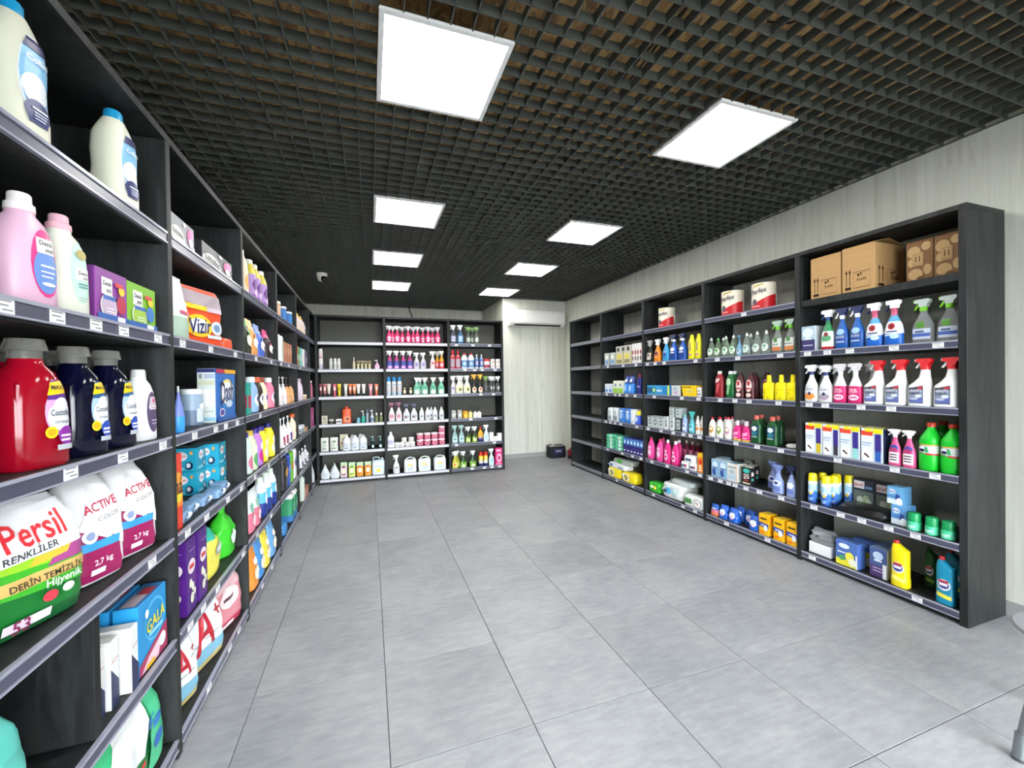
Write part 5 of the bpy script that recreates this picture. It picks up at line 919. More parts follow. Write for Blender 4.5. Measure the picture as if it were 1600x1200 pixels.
box('L1', 1, 'capsule_pack', 'lime green detergent capsule pack', 'pack', [(199, 243)], 447, d=.07, off=.02, c='#7cb824', side='#bcd46a', lab=dpb('#a4c848', '#3a7ac0'))
coc = lambda bg, a: [('e', .35, .5, .55, .22, '#a8c4e8' if bg else '#d8a8d8'), ('q', ((-.1, .62), (.75, .62), (.6, .8), (.1, .8)), '#5a2a8a' if not bg else '#2a5a8a'), ('q', ((-.1, .66), (.7, .68), (.55, .8), (.05, .78)), '#f0c818'), ('t', .3, .735, .5, 0, 'MAXI', '#2a2a30'), ('e', .35, .46, .5, .13, '#eef2f6'), ('e', .4, .57, .3, .07, '#e6eaf2'), ('t', .36, .5, .86, 0, 'Coccolino', 1.5, '#1c2a4c'), ('t', .4, .41, .7, 0, 'DETERGENT', '#3a4460'), ('e', -.05, .32, .22, .055, '#f0d020'), ('e', -.05, .32, .15, .035, '#e8a818'), ('e', .5, .28, .32, .09, a), ('r', .25, .27, .7, .29, '#f0e8f4'), ('r', .25, .23, .65, .25, '#f0e8f4'), ('r', .1, .15, .75, .2, '#b8bcc4')]
row('L1', 2, 'bottle', 'detergent_bottle', 'large red detergent bottle with clear cup cap', 'bottle', [40, (66, .18)], 96, 526, rz=-.25, off=.02, d=.115, wm=.145, h=.325, prof='maxi', hc=.15, cup=1, rc=1.0, c='^#96081f', cap='~#c8c8c0', lab=coc(0, '#8a2a9a'), handle=-1)
row('L1', 2, 'bottle', 'detergent_bottle', 'large navy detergent bottle with clear cup cap', 'bottle', [116, 167, (146, .18), (180, .18)], 70, 536, rz=-.25, off=.02, d=.115, wm=.135, h=.32, prof='maxi', hc=.15, cup=1, rc=1.0, c='^#050922', cap='~#c8c8c0', lab=coc(1, '#2a4ab0'), handle=-1)
row('L1', 2, 'bottle', 'detergent_bottle', 'white bottle with dark oval label', 'bottle', [216], 46, 578, rz=-.2, off=.03, d=.08, wm=.105, prof='maxi', hc=.1, rc=1.05, c='#ecefee', cap='#c8ccc8', lab=[('e', .25, .44, .6, .32, '#5a4a6a'), ('q', ((-.2, .5), (.8, .5), (.6, .68), (.0, .68)), '#c8b8c4'), ('r', -.1, .48, .7, .54, '#e8e4ea'), ('t', .3, .51, .7, 0, 'DELICATE', '#2a2430'), ('e', .3, .62, .12, .03, '#c83a58'), ('r', .0, .3, .6, .32, '#b8acc8'), ('r', .0, .25, .5, .27, '#b8acc8')])
per = [('e', 0, .76, .86, .22, '#eceef0'), ('q', ((-.96, .5), (.96, .44), (.96, .66), (-.96, .62)), '#9ad02c'), ('q', ((-.96, .34), (.96, .26), (.96, .46), (-.96, .52)), '#3fae2a'), ('q', ((.1, .46), (.96, .46), (.96, .62), (.3, .56)), '#a84a8a'), ('q', ((-.2, .5), (.5, .52), (.6, .58), (-.1, .56)), '#e0b83a'), ('q', ((-.96, .56), (.96, .58), (.8, .96), (-.85, .93)), '#eceef0'), ('q', ((-.9, .36), (.96, .36), (.96, .45), (-.9, .45)), '#d8b46a'), ('t', .08, .405, 1.35, 0, 'DERİN TEMİZLİK', '#2a2a20'), ('t', -.05, .77, 1.1, .06, 'Persil', 1.35, '#d4202c'), ('t', -.2, .63, .95, .06, 'RENKLİLER', '#2a2c34'), ('t', .35, .325, .7, 0, 'Hijyenik', '#f0f4ec'), ('e', .1, .23, .15, .04, '#c83a4a'), ('e', .45, .24, .12, .035, '#cfe0cc'), ('r', -.7, .08, .1, .15, '#e8dce8'), ('t', -.45, .115, .3, 0, '53', '#8a2a5a')]
box('L1', 3, 'detergent_bag', 'big green and white powder bag, red lettering', 'bag', [('u', 1.405, .255, .045)], 795, d=.15, off=.045, h=.325, kind='bag', cr=.02, rz=-.3, seed=2, bands=[(0, '#0f5a2c'), (.12, '#14742c'), (.5, '#e4e6e6')], lab=per)
box('L1', 3, 'detergent_bag', 'powder bag with violet blossoms beside the green one', 'bag', [('u', 1.13, .17, .05)], 795, d=.15, h=.3, kind='bag', cr=.02, rz=-.3, seed=12, bands=[(0, '#0f5a2c'), (.3, '#7a2a80'), (.5, '#e4e6e6')], lab=[('r', -.9, .3, .9, .5, '#8a3a94'), ('q', ((-.9, .28), (.9, .2), (.9, .29), (-.9, .36)), '#d8b46a'), ('q', ((-.2, .6), (.8, .62), (.8, .8), (-.2, .78)), '#d4202c')])
act = [('q', ((-.9, .05), (.7, .05), (.5, .4), (-.9, .55)), '#9a1a58'), ('q', ((-.1, .95), (.6, .9), (.75, .3), (-.85, .55)), '#eceeee'), ('r', -.85, .34, .5, .42, '#3a9ad8'), ('e', -.55, .48, .22, .07, '#dfe4ec'), ('e', -.55, .48, .12, .04, '#8a9ac0'), ('t', -.05, .74, 1.2, .14, 'ACTIVE', 1.2, '#b81c40'), ('t', .1, .63, .8, .14, 'COLOR', '#8a8c90'), ('t', -.2, .22, .65, .05, '2,7 kg', '#f4ecf0'), ('r', -.6, .11, -.1, .16, '#e4ecf4')]
box('L1', 3, 'detergent_bag', 'white powder bag with crimson lower corner', 'bag', [('u', 1.650, .172, .04), ('u', 1.862, .172, .04)], 764, d=.16, off=.04, h=.325, kind='bag', cr=.03, rz=-.3, seed=5, bands=[(0, '#e8e8e8')], lab=act)
box('L1', 4, 'powder_box', 'slim white box with blue lower panel', 'box', [('u', 1.585, .043, .04), ('u', 1.640, .043, .03), ('u', 1.712, .043, .01)], 985, d=.21, h=.215, c='#dfe0dc', side='#e4e4e0', top='#d4d4cc', lab=[('q', ((-1, 0), (1, 0), (1, .35), (-1, .6)), '#1f2a50'), ('t', 0, .7, 1.5, .2, 'ACTIVE', '#b81c40')], sd=[('r', -.95, .2, .6, .62, '#2a96d0'), ('r', -.95, .0, .6, .2, '#e8e4f0'), ('e', -.3, .75, .3, .05, '#a86a60'), ('r', -.8, .5, .2, .54, '#e0f0f8'), ('r', -.8, .44, .1, .47, '#e0f0f8'), ('r', -.8, .3, .3, .36, '#3a4a8a')])
gala = [('e', .1, .62, .72, .3, '#58b8e4'), ('e', .1, .62, .66, .26, '#1f8ecc'), ('q', ((-1, 0), (1, .0), (1, .42), (-1, .16)), '#a83058'), ('q', ((-.9, .02), (.3, .02), (.6, .3), (-.4, .16)), '#e8c8d4'), ('e', .6, .2, .25, .1, '#f0ecec'), ('t', .1, .62, 1.3, .12, 'GALA', 1.2, '#f0dc18'), ('e', -.5, .8, .12, .06, '#eef0f4'), ('r', -.6, .02, .0, .08, '#f0b818'), ('r', -.4, .44, .6, .5, '#8ad0ec')]
box('L1', 4, 'powder_box', 'bright blue powder box with yellow lettering', 'box', [('u', 1.862, .205, .02+.08*k) for k in range(4)], 962, d=.07, off=.02, h=.25, c='#1f8ecc', side='#2696d2', top='#3a78b0', lab=gala, td=[(-.9, -.6, .1, .6, '#b8a8b0'), (.0, -.7, .6, .4, '#a83a4a')], sd=[('r', -.97, .01, .97, .99, '#2696d2'), ('r', -.6, .4, .6, .62, '#e4e8ec'), ('r', -.8, 0, .8, .14, '#d8d4e0')])
box('LA', 4, 'detergent_bag', 'teal bag standing left of the divider', 'bag', [(-60, 44)], 1040, d=.16, off=.02, h=.30, kind='bag', cr=.04, seed=7, bands=[(0, '#9aa4d4'), (.35, '#5ac0b4')])
aria = [('q', ((-.9, .5), (.2, .36), (.55, .95), (-.1, .97)), '#e8ecec'), ('q', ((-.95, .06), (.3, .06), (.25, .36), (-.95, .5)), '#147a3c'), ('e', -.4, .38, .3, .07, '#dfe6ea'), ('e', -.4, .37, .22, .045, '#8a9aa8'), ('q', ((-.7, .2), (.2, .28), (.2, .33), (-.7, .25)), '#d42a30'), ('e', .55, .6, .25, .07, '#2a7ac8'), ('e', .6, .42, .25, .08, '#2a6ac0'), ('q', ((.25, .1), (.9, .1), (.8, .85), (.5, .9)), '#4ac08a'), ('e', .58, .55, .16, .06, '#2a7ac8'), ('e', .6, .34, .18, .07, '#2a6ac0')]
box('L1', 5, 'detergent_bag', 'green powder bag with blank white panel', 'bag', [(150, 268)], 1055, d=.19, off=.02, h=.335, kind='bag', cr=.03, seed=11, bands=[(0, '#12703a'), (.6, '#3fb47a')], lab=aria)

# ================= orchid box bay
orc = lambda d_: [('e', -.4, .2, .6, .45, '#d8d8d4'), ('e', -.45, .2, .5, .34, '#c4c4be'), ('t', -.4, .4, .9, -.05, 'Coccolino', '#2a2a2c'), ('e', .55, .55, .22, .28, '#c8388a'), ('e', .7, .68, .18, .2, '#e07ab8'), ('e', .62, .35, .18, .16, '#eed8e4'), ('e', .1, .85, .12, .07, '#e8e8e8'), ('e', .85, .15, .1, .1, '#e8e8e8')]
box('L2', 0, 'orchid_box', 'silver grey box with pink orchid', 'box', [(270, 308)], 348, d=.07, off=.02, c='#8a8c90', lab=orc(0))
box('L2', 0, 'orchid_box', 'charcoal box with pink orchid', 'box', [(320, 366)], 398, d=.07, off=.02, c='#2c2c32', lab=orc(1))
row('L2', 1, 'pouch', 'detergent_pouch', 'white tapering pouch beside the upright', 'pouch', [278], 16, 452, off=.02, wm=.16, h=.28, d=.09, cr=.04, c='#d8dcda', bands=[(0, '#a8c0ac'), (.35, '#e4e6e6')], lab=[('r', -.5, .4, .6, .45, '#c84a6a')])
viz = [('q', ((-.95, .72), (.95, .68), (.9, .92), (-.95, .94)), '#a89aa0'), ('r', -.9, .62, .5, .7, '#f0c818'), ('e', 0, .34, .52, .2, '#f0c420'), ('e', 0, .34, .36, .13, '#f4efe4'), ('t', .02, .34, .85, .1, 'Vizir', 1.3, '#1c2a6a'), ('e', .7, .34, .25, .13, '#c8d0d8'), ('e', .7, .34, .14, .07, '#6a8ab0'), ('r', .3, .62, .9, .7, '#c8b8c4'), ('r', .3, .14, .9, .2, '#c8d8ec')]
box('L2', 1, 'detergent_pouch', 'orange powder bag with yellow circle', 'bag', [(298, 340)], 466, d=.07, off=.06, h=.285, kind='pouch', prof='square', cr=.015, rz=-.3, c='#e4481c', lab=viz)
box('L2', 1, 'powder_pouch', 'small orange pouch lying flat in front', 'pouch', [(344, 358)], 530, d=.08, off=.01, h=.06, kind='pillow', c='#e8542c', fin='#c8d0d0', cr=.03)
row('L2', 2, 'bottle', 'freshener_bottle', 'small violet and blue bottle', 'bottle', [278], 8, 630, off=.01, wm=.06, h=.2, prof='drop', hc=.12, bands=[(0, '#3a9ae0'), (.4, '#7a8ad8')], cap='#d8e4e0')
row('L2', 2, 'jar', 'pod_jar', 'see-through jar of pods with white lid', 'jar', [297.5], 25, 608, off=.05, hc=.14, rc=.92, d=.0975, wm=.0975, c='#7a90a8', cap='#dfe6ea', bands=[(0, '#5f7690'), (.5, '#8fa6bc')], lab=[('r', -.7, .12, .8, .55, '#c8d4dc'), ('e', .1, .62, .6, .1, '#e4eaee')])
dash = [('q', ((-1, .72), (1, .76), (1, 1), (-1, 1)), '#2a6ab8'), ('e', .1, .52, .8, .3, '#3a8ad0'), ('e', .1, .56, .7, .25, '#e8d26a'), ('e', .1, .54, .62, .22, '#eef0f4'), ('t', .05, .56, 1.3, .06, 'Dash', 1.6, '#20245c'), ('r', -1, .92, -.2, 1, '#b82848'), ('r', -.2, .92, 1, 1, '#e8a818'), ('e', -.5, .17, .25, .08, '#f0eef4'), ('e', -.5, .17, .2, .06, '#4a3a8a'), ('r', -1, 0, 1, .08, '#2a5aa4'), ('e', .2, .32, .35, .07, '#c8d4e4'), ('r', -.3, .42, .5, .45, '#6a7ab0')]
box('L2', 2, 'powder_box', 'blue and white powder carton, yellow arc', 'box', [(337, 367)], 573, d=.085, off=.03, h=.29, c='#2a6ab8', side='#d4dcd8', top='#2a3a80', lab=dash, sd=[('r', -.95, .93, .95, 1, '#2a3070'), ('e', -.6, .86, .18, .05, '#8a9098'), ('r', -.2, .87, .9, .89, '#7a98c0'), ('r', -.2, .83, .9, .85, '#7a98c0'), ('r', -.9, .7, .9, .78, '#c8ccb0'), ('r', -.9, .3, .9, .62, '#e8eae8'), ('r', -.9, .04, .9, .1, '#8ac0d8'), ('r', -.8, .2, .8, .22, '#b0b8b4')])
box('L2', 3, 'powder_box', 'red and orange box with dark lettering', 'box', [(281, 296)], 716, d=.09, off=.02, h=.32, c='#d83a20', side='#d8401e', lab=[('q', ((-1, .3), (1, .3), (1, .5), (-1, .5)), '#e8882a'), ('e', .2, .44, .6, .08, '#e8d830'), ('e', 0, .62, .9, .14, '#f0a83a'), ('t', .1, .58, 1.4, 0, 'ná', 1.3, '#3a1420')], sd=[('e', .1, .44, .6, .08, '#e8d830'), ('q', ((-1, .5), (1, .5), (1, .66), (-1, .66)), '#f0b050'), ('t', -.1, .58, 1.3, 0, 'ná', 1.3, '#3a1420'), ('r', -.8, .02, .6, .07, '#f0e8d0')])
cal = [('e', -.1, .66, .5, .2, '#f0f0f2'), ('t', -.1, .66, .8, 0, 'Calgon', '#c02838'), ('e', .5, .25, .25, .17, '#1c2a50'), ('e', .45, .27, .14, .1, '#dfe8f0'), ('r', -.9, .08, .2, .2, '#8ad4e4'), ('r', .55, .72, .75, .86, '#e0a85a')]
box('L2', 3, 'tablet_box', 'turquoise tablet box at stack foot', 'box', [(329, 341, .16), (362, 373, .10)], 772, d=.14, off=.13, h=.13, c='#1ea4c4', side='#24a8c8', lab=cal, sd=cal)
box('L2', 3, 'tablet_box', 'turquoise tablet box stacked on its twin', 'box', [(329, 341, .16), (362, 373, .10)], 745, d=.14, off=.13, h=.13, zo=.1315, c='#1ea4c4', side='#24a8c8', top='#8aa4a8', lab=cal, sd=cal)
row('L2', 3, 'pillow', 'pod_sachet', 'clear blue pod sachet lying in a heap', 'sachet', [(299, .03), (311, .05), (325, .04), (337, .02), (350, .04)], 18, 790, wm=.12, d=.08, h=.045, c='#7a9cc0', fin='#b8ccdc', cr=.1, lab=[('e', 0, .6, .5, .3, '#d8e4ee')])
pur = [('r', -.95, .05, .95, .95, '#4a1a78'), ('r', -.9, .3, .9, .5, '#5a2080'), ('e', 0, .62, .75, .1, '#e0d4dc'), ('r', -0.48, 0.59, 0.48, 0.65, '#c83a3a'), ('e', -.3, .4, .3, .06, '#e4e4d0'), ('e', .1, .34, .25, .06, '#e4e4d0'), ('e', -.1, .2, .35, .07, '#dfe0c8'), ('e', .4, .26, .25, .05, '#dfe0c8'), ('r', -.6, .84, .7, .85, '#c8a8d8')]
box('L2', 4, 'powder_box', 'tall purple box with white flowers', 'box', [(285, 300), (303, 319)], 838, d=.11, off=.02, h=.33, c='#4a1a78', side='#4a1a74', lab=pur, sd=pur)
box('L2', 4, 'pod_bag', 'yellow pod bag tied with teal top', 'bag', [(327, 357)], 812, d=.16, off=.04, h=.31, kind='bundle', cr=.07, seed=2, bands=[(0, '#e6dc5a'), (.6, '#2fb09a')], lab=[('e', .3, .42, .3, .12, '#a8b0b0'), ('e', .3, .42, .2, .07, '#e8e8e0')])
box('L2', 4, 'pod_bag', 'bright green pod bag beside the yellow one', 'bag', [(362, 377)], 812, d=.13, off=.04, h=.3, kind='bundle', cr=.07, seed=3, c='#3ac02c', lab=[('e', 0, .35, .4, .14, '#d8e8e0')])
apl = [('q', ((-.9, .3), (.9, .26), (.85, .9), (-.9, .88)), '#e4e8e8'), ('t', -.15, .62, 1.0, .1, 'A', 1.5, '#b01c2c'), ('t', .6, .74, .35, 0, '+', 1, '#b01c2c'), ('r', -.7, .42, .6, .44, '#9a9aa0'), ('q', ((-.95, .1), (.95, .1), (.95, .28), (-.95, .34)), '#7ab0c8'), ('q', ((-.95, .02), (.95, .02), (.95, .12), (-.95, .1)), '#c8b878')]
box('L2', 5, 'detergent_bag', 'white A+ powder bag with teal top', 'bag', [(285, 309)], 1005, d=.11, off=.045, h=.30, kind='bag', cr=.04, seed=4, rz=-.3, bands=[(0, '#a8b8b0'), (.75, '#3a9ab0')], lab=apl)
box('L2', 5, 'detergent_bag', 'white A+ powder bag with green top', 'bag', [(316, 347)], 938, d=.11, off=.05, h=.32, kind='bag', cr=.03, seed=6, rz=-.25, bands=[(0, '#a8bcc0'), (.8, '#9ac0a8')], lab=apl)
box('L2', 5, 'detergent_bag', 'rose pink powder bag', 'bag', [(355, 378)], 893, d=.11, off=.045, h=.32, kind='bag', cr=.03, seed=8, rz=-.25, bands=[(0, '#c83a5a'), (.15, '#d88a94'), (.7, '#d8b0b4')], lab=[('e', 0, .55, .6, .18, '#e0d0d0'), ('r', -0.4, 0.51, 0.4, 0.57, '#5a3a44'), ('r', -.6, .06, .2, .12, '#f0e8e8')])

# ================= purple bottle bay (items in column order, seen nearly edge-on)
row('L3', 0, 'bottle', 'softener_bottle', 'cream bottle with orange flower print', 'bottle', [387, (393, .1)], 13, 398, wm=.1, d=.1, h=.3, prof='softener', hc=.1, c='#e4d8c0', cap='#f0f0ea', lab=[('e', 0, .3, .7, .2, '#e8a02a')])
row('L3', 0, 'bottle', 'softener_bottle', 'violet-speckled bottle with yellow shoulder', 'bottle', [400, 408, 416], 13, 417, wm=.1, d=.1, h=.29, prof='softener', hc=.1, bands=[(0, '#8a4aa4'), (.15, '#b08cc8'), (.7, '#d8c84a')], cap='#eceae4', lab=[('e', 0, .4, .8, .2, '#6a2a84'), ('e', 0, .2, .6, .1, '#e0c8e8')])
for i, (px, a, b, nm) in enumerate(((388, '#2a3024', '#3ab04a', 'black and green'), (398, '#e8a05a', '#f0c890', 'orange'), (409, '#4a6ac8', '#7a98e0', 'blue'), (422, '#241c24', '#e0508c', 'black with pink top'))):
    row('L3', 1, 'pouch', 'detergent_pouch', '%s capsule pouch' % nm, 'pouch', [px], 11, 510+5*i, wm=.15, d=.11, h=.27-.01*i, cr=.06, bands=[(0, a), (.72, b)], lab=[('e', 0, .35, .7, .16, '#e8e4d4'), ('e', 0, .55, .4, .08, b)])
box('L3', 2, 'powder_box', 'teal box with crimson panel', 'box', [(387, 392)], 598, d=.12, c='#2aa08c', lab=[('r', -.9, .2, .9, .6, '#b82a4a')], sd=[('r', -.9, .2, .9, .6, '#b82a4a')])
for px, a, cp, nm in ((399, '#8ab0dc', '#e8eef0', 'blue and white'), (407, '#2c2420', '#c8582a', 'dark brown'), (414, '#ece0b8', '#8a3a20', 'cream'), (425, '#e07a98', '#eceae8', 'pink')):
    row('L3', 2, 'bottle', 'softener_bottle', '%s softener bottle' % nm, 'bottle', [px], 10, 600, wm=.1, d=.1, h=.255, prof='softener', hc=.14, rc=1.3, c=a, cap=cp, lab=[('e', 0, .4, .75, .22, '#e8e8ec'), ('e', 0, .45, .4, .1, '#4a5a9a')], off=.015)
for px, a, b, nm, cp in ((388, '#c8d8d0', '#d87a9a', 'pale green', '#3a2a8a'), (396, '#d0dcb8', '#5aa86a', 'leafy green', '#c8a83a'), (405, '#b87ad0', '#c82a8a', 'orchid purple', '#2a2080'), (413, '#f0d830', '#e8e8e0', 'yellow', '#2a2080'), (424, '#ecdc2c', '#f4f0d0', 'lemon', '#1c1c70')):
    row('L3', 3, 'bottle', 'softener_bottle', '%s floral bottle' % nm, 'bottle', [px], 12, 684, wm=.1, d=.1, h=.28, prof='softener', hc=.12, rc=1.1, c=a, cap=cp, lab=[('e', 0, .3, .8, .2, b), ('e', 0, .6, .6, .12, '#f0f0ea')])
row('L3', 4, 'pouch', 'refill_pouch', 'white and coral refill pouch', 'pouch', [390, 398], 12, 790, wm=.13, d=.09, h=.27, cr=.05, bands=[(0, '#e07a90'), (.5, '#e4ecea')], lab=[('e', 0, .62, .6, .12, '#8ac0b0'), ('e', 0, .3, .5, .14, '#f0c8d0')])
row('L3', 4, 'bottle', 'detergent_bottle', 'navy and white bottle with pale cap', 'bottle', [410, 418, 426], 12, 748, wm=.11, d=.1, h=.3, prof='maxi', hc=.13, rc=1.1, bands=[(0, '#24388c'), (.4, '#5ab4d4'), (.7, '#e4eaf0')], cap='#d8e4d4', lab=[('e', 0, .5, .6, .16, '#eef2f4')])
for i, (px, a, nm) in enumerate(((393, '#e8923a', 'orange'), (402, '#4a8ed0', 'mid blue'), (412, '#ecd84a', 'yellow'), (422, '#6aa4d8', 'pale blue'))):
    row('L3', 5, 'pouch', 'refill_pouch', '%s softener refill pouch' % nm, 'pouch', [px], 12, 850, wm=.16, d=.1, h=.3, cr=.05, c=a, lab=[('e', 0, .35, .6, .16, '#f0e8d0'), ('e', 0, .62, .5, .08, '#f4f0e4')])

# ================= bay topped by small jars
row('L4', 0, 'jar', 'salt_jar', 'beige canister with white lid', 'jar', [438], 11, 482, wm=.09, d=.09, h=.15, hc=.12, c='#c8a080', cap='#f0eeea', lab=[('r', -.8, .2, .8, .8, '#d8b494')])
row('L4', 0, 'jar', 'salt_jar', 'blue canister with white lid', 'jar', [447, 456], 11, 491, wm=.09, d=.09, h=.15, hc=.12, c='#2a6cb4', cap='#f0f2f4', lab=[('r', -.8, .2, .8, .8, '#3a80c8')])
row('L4', 1, 'bottle', 'lotion_bottle', 'broad white bottle with mint stripe', 'bottle', [440], 12, 523, wm=.12, d=.1, h=.26, prof='square', hc=.06, rc=.6, c='#e8eaea', cap='#f0f0f0', lab=[('r', -.3, .1, .2, .9, '#a8d0b8')])
box('L4', 1, 'hair_dye_box', 'copper brown hair dye box', 'box', [(446, 449), (450, 453), (454, 457)], 540, d=.08, h=.2, c='#b8785a', lab=[('e', 0, .6, .6, .2, '#e0b8a0')])
row('L4', 2, 'pump', 'pump_bottle', 'white pump shampoo', 'bottle', [440, 446], 10, 598, wm=.08, d=.07, h=.27, c='#ece8ea', cap='#d8d8da', lab=gl('#e4d0d8', '#c88aa0'))
row('L4', 2, 'pump', 'pump_bottle', 'amber pump shampoo', 'bottle', [451, 457], 10, 600, wm=.08, d=.07, h=.27, c='#e0a468', cap='#3a3030', lab=gl('#e8b888', '#a8683a'))
row('L4', 3, 'pump', 'pump_bottle', 'white pump bottle with maroon label', 'bottle', [442, 447], 10, 664, wm=.08, d=.08, h=.28, c='#eceaea', cap='#f2f2f2', lab=gl('#a02848', '#d88aa0'))
row('L4', 3, 'pump', 'pump_bottle', 'white pump bottle with violet label', 'bottle', [453], 10, 662, wm=.08, d=.08, h=.28, c='#e8e6ee', cap='#f2f2f2', lab=gl('#4a2a94', '#c83a7a'))
row('L4', 3, 'bottle', 'body_bottle', 'cream bottle with orange cap', 'bottle', [459.5], 8, 656, wm=.08, d=.08, h=.28, prof='round', hc=.12, rc=2, c='#ece0c4', cap='#d8602a', lab=gl('#f4ead4', '#e0a84a'))
for px, a, b, nm in ((442, '#2a2a30', '#c8903a', 'black'), (447, '#2c4cb0', '#7a98e0', 'cobalt'), (452, '#6ac02c', '#e08a3a', 'lime'), (458, '#e8ecf0', '#2a3a8a', 'white')):
    row('L4', 4, 'pouch', 'diaper_pack', '%s tall diaper pack' % nm, 'pack', [px], 12, 712, wm=.15, d=.12, h=.31, cr=.03, prof='square', c=a, lab=[('e', 0, .55, .7, .16, b)])
box('L4', 5, 'wipes_pack', 'blue and white wipes pack', 'pack', [(441, 446)], 815, d=.16, h=.09, kind='pillow', c='#3a86c8', fin='#e8ecf0', cr=.03)
row('L4', 5, 'pouch', 'diaper_pack', 'green bulky pack with white edge', 'pack', [452, 458], 14, 782, wm=.16, d=.16, h=.28, cr=.03, prof='square', bands=[(0, '#3a78b8'), (.25, '#3a9a6a'), (.85, '#e8eeea')], lab=[('e', 0, .5, .6, .2, '#7ac0a0')])
# ================= bay topped by yellow pouches
row('L5', 0, 'pouch', 'refill_pouch', 'ivory pouch with yellow corner', 'pouch', [466, 471, 476], 10, 486, wm=.16, d=.1, h=.24, cr=.05, bands=[(0, '#e0cdb8'), (.8, '#ecc84a')], lab=[('e', 0, .5, .6, .2, '#d8c8d8')])
for px, a, nm in ((466, '#d85a2c', 'orange'), (469, '#3aa078', 'sea green'), (472.5, '#8fc8c8', 'aqua'), (476, '#ecebe8', 'white'), (479.5, '#5a4a70', 'plum')):
    box('L5', 1, 'shampoo_box', '%s shampoo carton' % nm, 'box', [(px-.9, px+.9)], 548, d=.09, h=.22, c=a, lab=[('r', -.7, .3, .7, .6, '#e8e0d8')])
row('L5', 2, 'bottle', 'lotion_bottle', 'pale lilac lotion bottle', 'bottle', [468, 471], 9, 600, wm=.09, d=.09, h=.26, prof='flask', hc=.12, rc=1.6, c='#e0d0e0', cap='#b8a8c0')
row('L5', 2, 'jar', 'cream_jar', 'low beige cream jar', 'jar', [477], 8, 624, wm=.08, d=.08, h=.06, c='#d8b490', cap='#e8d8c0', hc=.35)
row('L5', 3, 'jar', 'cream_jar', 'small glassy grey jar', 'jar', [469.5, 473], 9, 672, wm=.08, d=.08, h=.1, c='#8a949a', cap='#d4d8dc', hc=.3)
box('L5', 3, 'soap_box', 'flat tan soap box', 'box', [(475, 479)], 672, d=.1, h=.05, c='#c8a070')
row('L5', 4, 'pump', 'pump_bottle', 'small white patterned pump bottle', 'bottle', [470, 474.5, 479], 8, 706, wm=.09, d=.09, h=.2, c='#dcdce4', cap='#eceef0', lab=gl('#4a4a5a', '#c8c8d4'))
row('L5', 5, 'bottle', 'salt_bottle', 'tall pale green-white bottle', 'bottle', [470.5], 9, 755, wm=.1, d=.1, h=.3, prof='square', hc=.06, rc=.7, c='#cfdcd0', cap='#e8eee8')
box('L5', 5, 'soap_box', 'salmon boxes lying flat', 'box', [(474, 479)], 765, d=.18, h=.12, c='#c88a74', top='#a86a5a')
# ================= dark corner bay
row('L6', 2, 'bottle', 'shampoo_bottle', 'rose pink shampoo bottle', 'bottle', [487.5], 6, 600, wm=.07, d=.06, h=.24, prof='flask', hc=.12, rc=1.5, c='#c06a84', cap='#d8d4d8')
box('L6', 3, 'pad_pack', 'magenta pad pack', 'pack', [(486, 489.5)], 646, d=.1, h=.26, c='#c85a9c', lab=[('r', -.7, .3, .7, .7, '#d88ab8')])
row('L6', 5, 'bottle', 'drop_bottle', 'single teardrop bottle by the corner', 'bottle', [489], 9, 728, wm=.12, d=.08, h=.28, prof='drop', hc=.06, c='#dfe6ea', cap='#eceff0')
stock()

# ------------------------------------------------------------------ the rest of the room
# split air conditioner
ac = thing('air_conditioner', 'white split air conditioner high on the pale wood wall', 'air conditioner', (3.06, YAC, 2.52))
mb = MB()
prof = [(0, .02), (-.10, 0), (-.17, .015), (-.205, .06), (-.21, .26), (-.19, .30), (0, .305)]
n = len(prof); vs_ = [(-.56, p[0], p[1]) for p in prof]+[(.56, p[0], p[1]) for p in prof]
mb.add(vs_, [list(range(n-1, -1, -1)), list(range(n, 2*n))]+[[k, (k+1) % n, n+(k+1) % n, n+k] for k in range(n)], M('#eceae6', .35)); link('casing', mb.mesh('casing', 20), ac)
mb = MB(); mb.box(-.55, .55, -.2145, -.21, .075, .255, M('#efedea', .25), .001); link('front_panel', mb.mesh('front_panel', 0), ac)
mb = MB(); mb.box(-.47, .47, -.196, -.10, .005, .030, '#1a1a1c'); link('air_outlet', mb.mesh('air_outlet', 0), ac)
mb = MB(); mb.add([(-.5, -.215, .055), (.5, -.215, .055), (.5, -.135, -.012), (-.5, -.135, -.012), (-.5, -.212, .062), (.5, -.212, .062), (.5, -.130, -.006), (-.5, -.130, -.006)], [[0, 1, 2, 3], [4, 5, 6, 7], [0, 1, 5, 4], [2, 3, 7, 6], [1, 2, 6, 5], [3, 0, 4, 7]], '#e4e2de'); link('louver', mb.mesh('louver', 0), ac)
mb = MB(); decals(mb, Flat(1.1, .43, .3), [('e', .78, .5, .035, .04, '#c8d8d8')]); link('display_light', mb.mesh('display_light', 0), ac)
# ceiling camera
p = ray(503, 426); k = (CEIL-CAMZ)/p.z
cc = thing('security_camera', 'small white dome security camera hanging from the grid ceiling', 'camera', (p.x*k, p.y*k, CEIL))
mb = MB(); Surf([(0, .6, .6, 2), (.3, .85, .85, 2), (.75, 1, 1, 2), (1, 1, 1, 2)], .14, .14, .11).loft(mb, [(0, '#f4f2ea')], 20); mb.v = [(v[0], v[1], v[2]-.12) for v in mb.v]; link('housing', mb.mesh('housing'), cc)
mb = MB(); Surf([(0, .35, .35, 2), (.3, .85, .85, 2), (.6, 1, 1, 2), (1, .8, .8, 2)], .085, .085, .08).loft(mb, [(0, M('#0c0c0e', .12))], 16); mb.v = [(v[0]+.03, v[1]-.045, v[2]-.145) for v in mb.v]; link('lens', mb.mesh('lens'), cc)
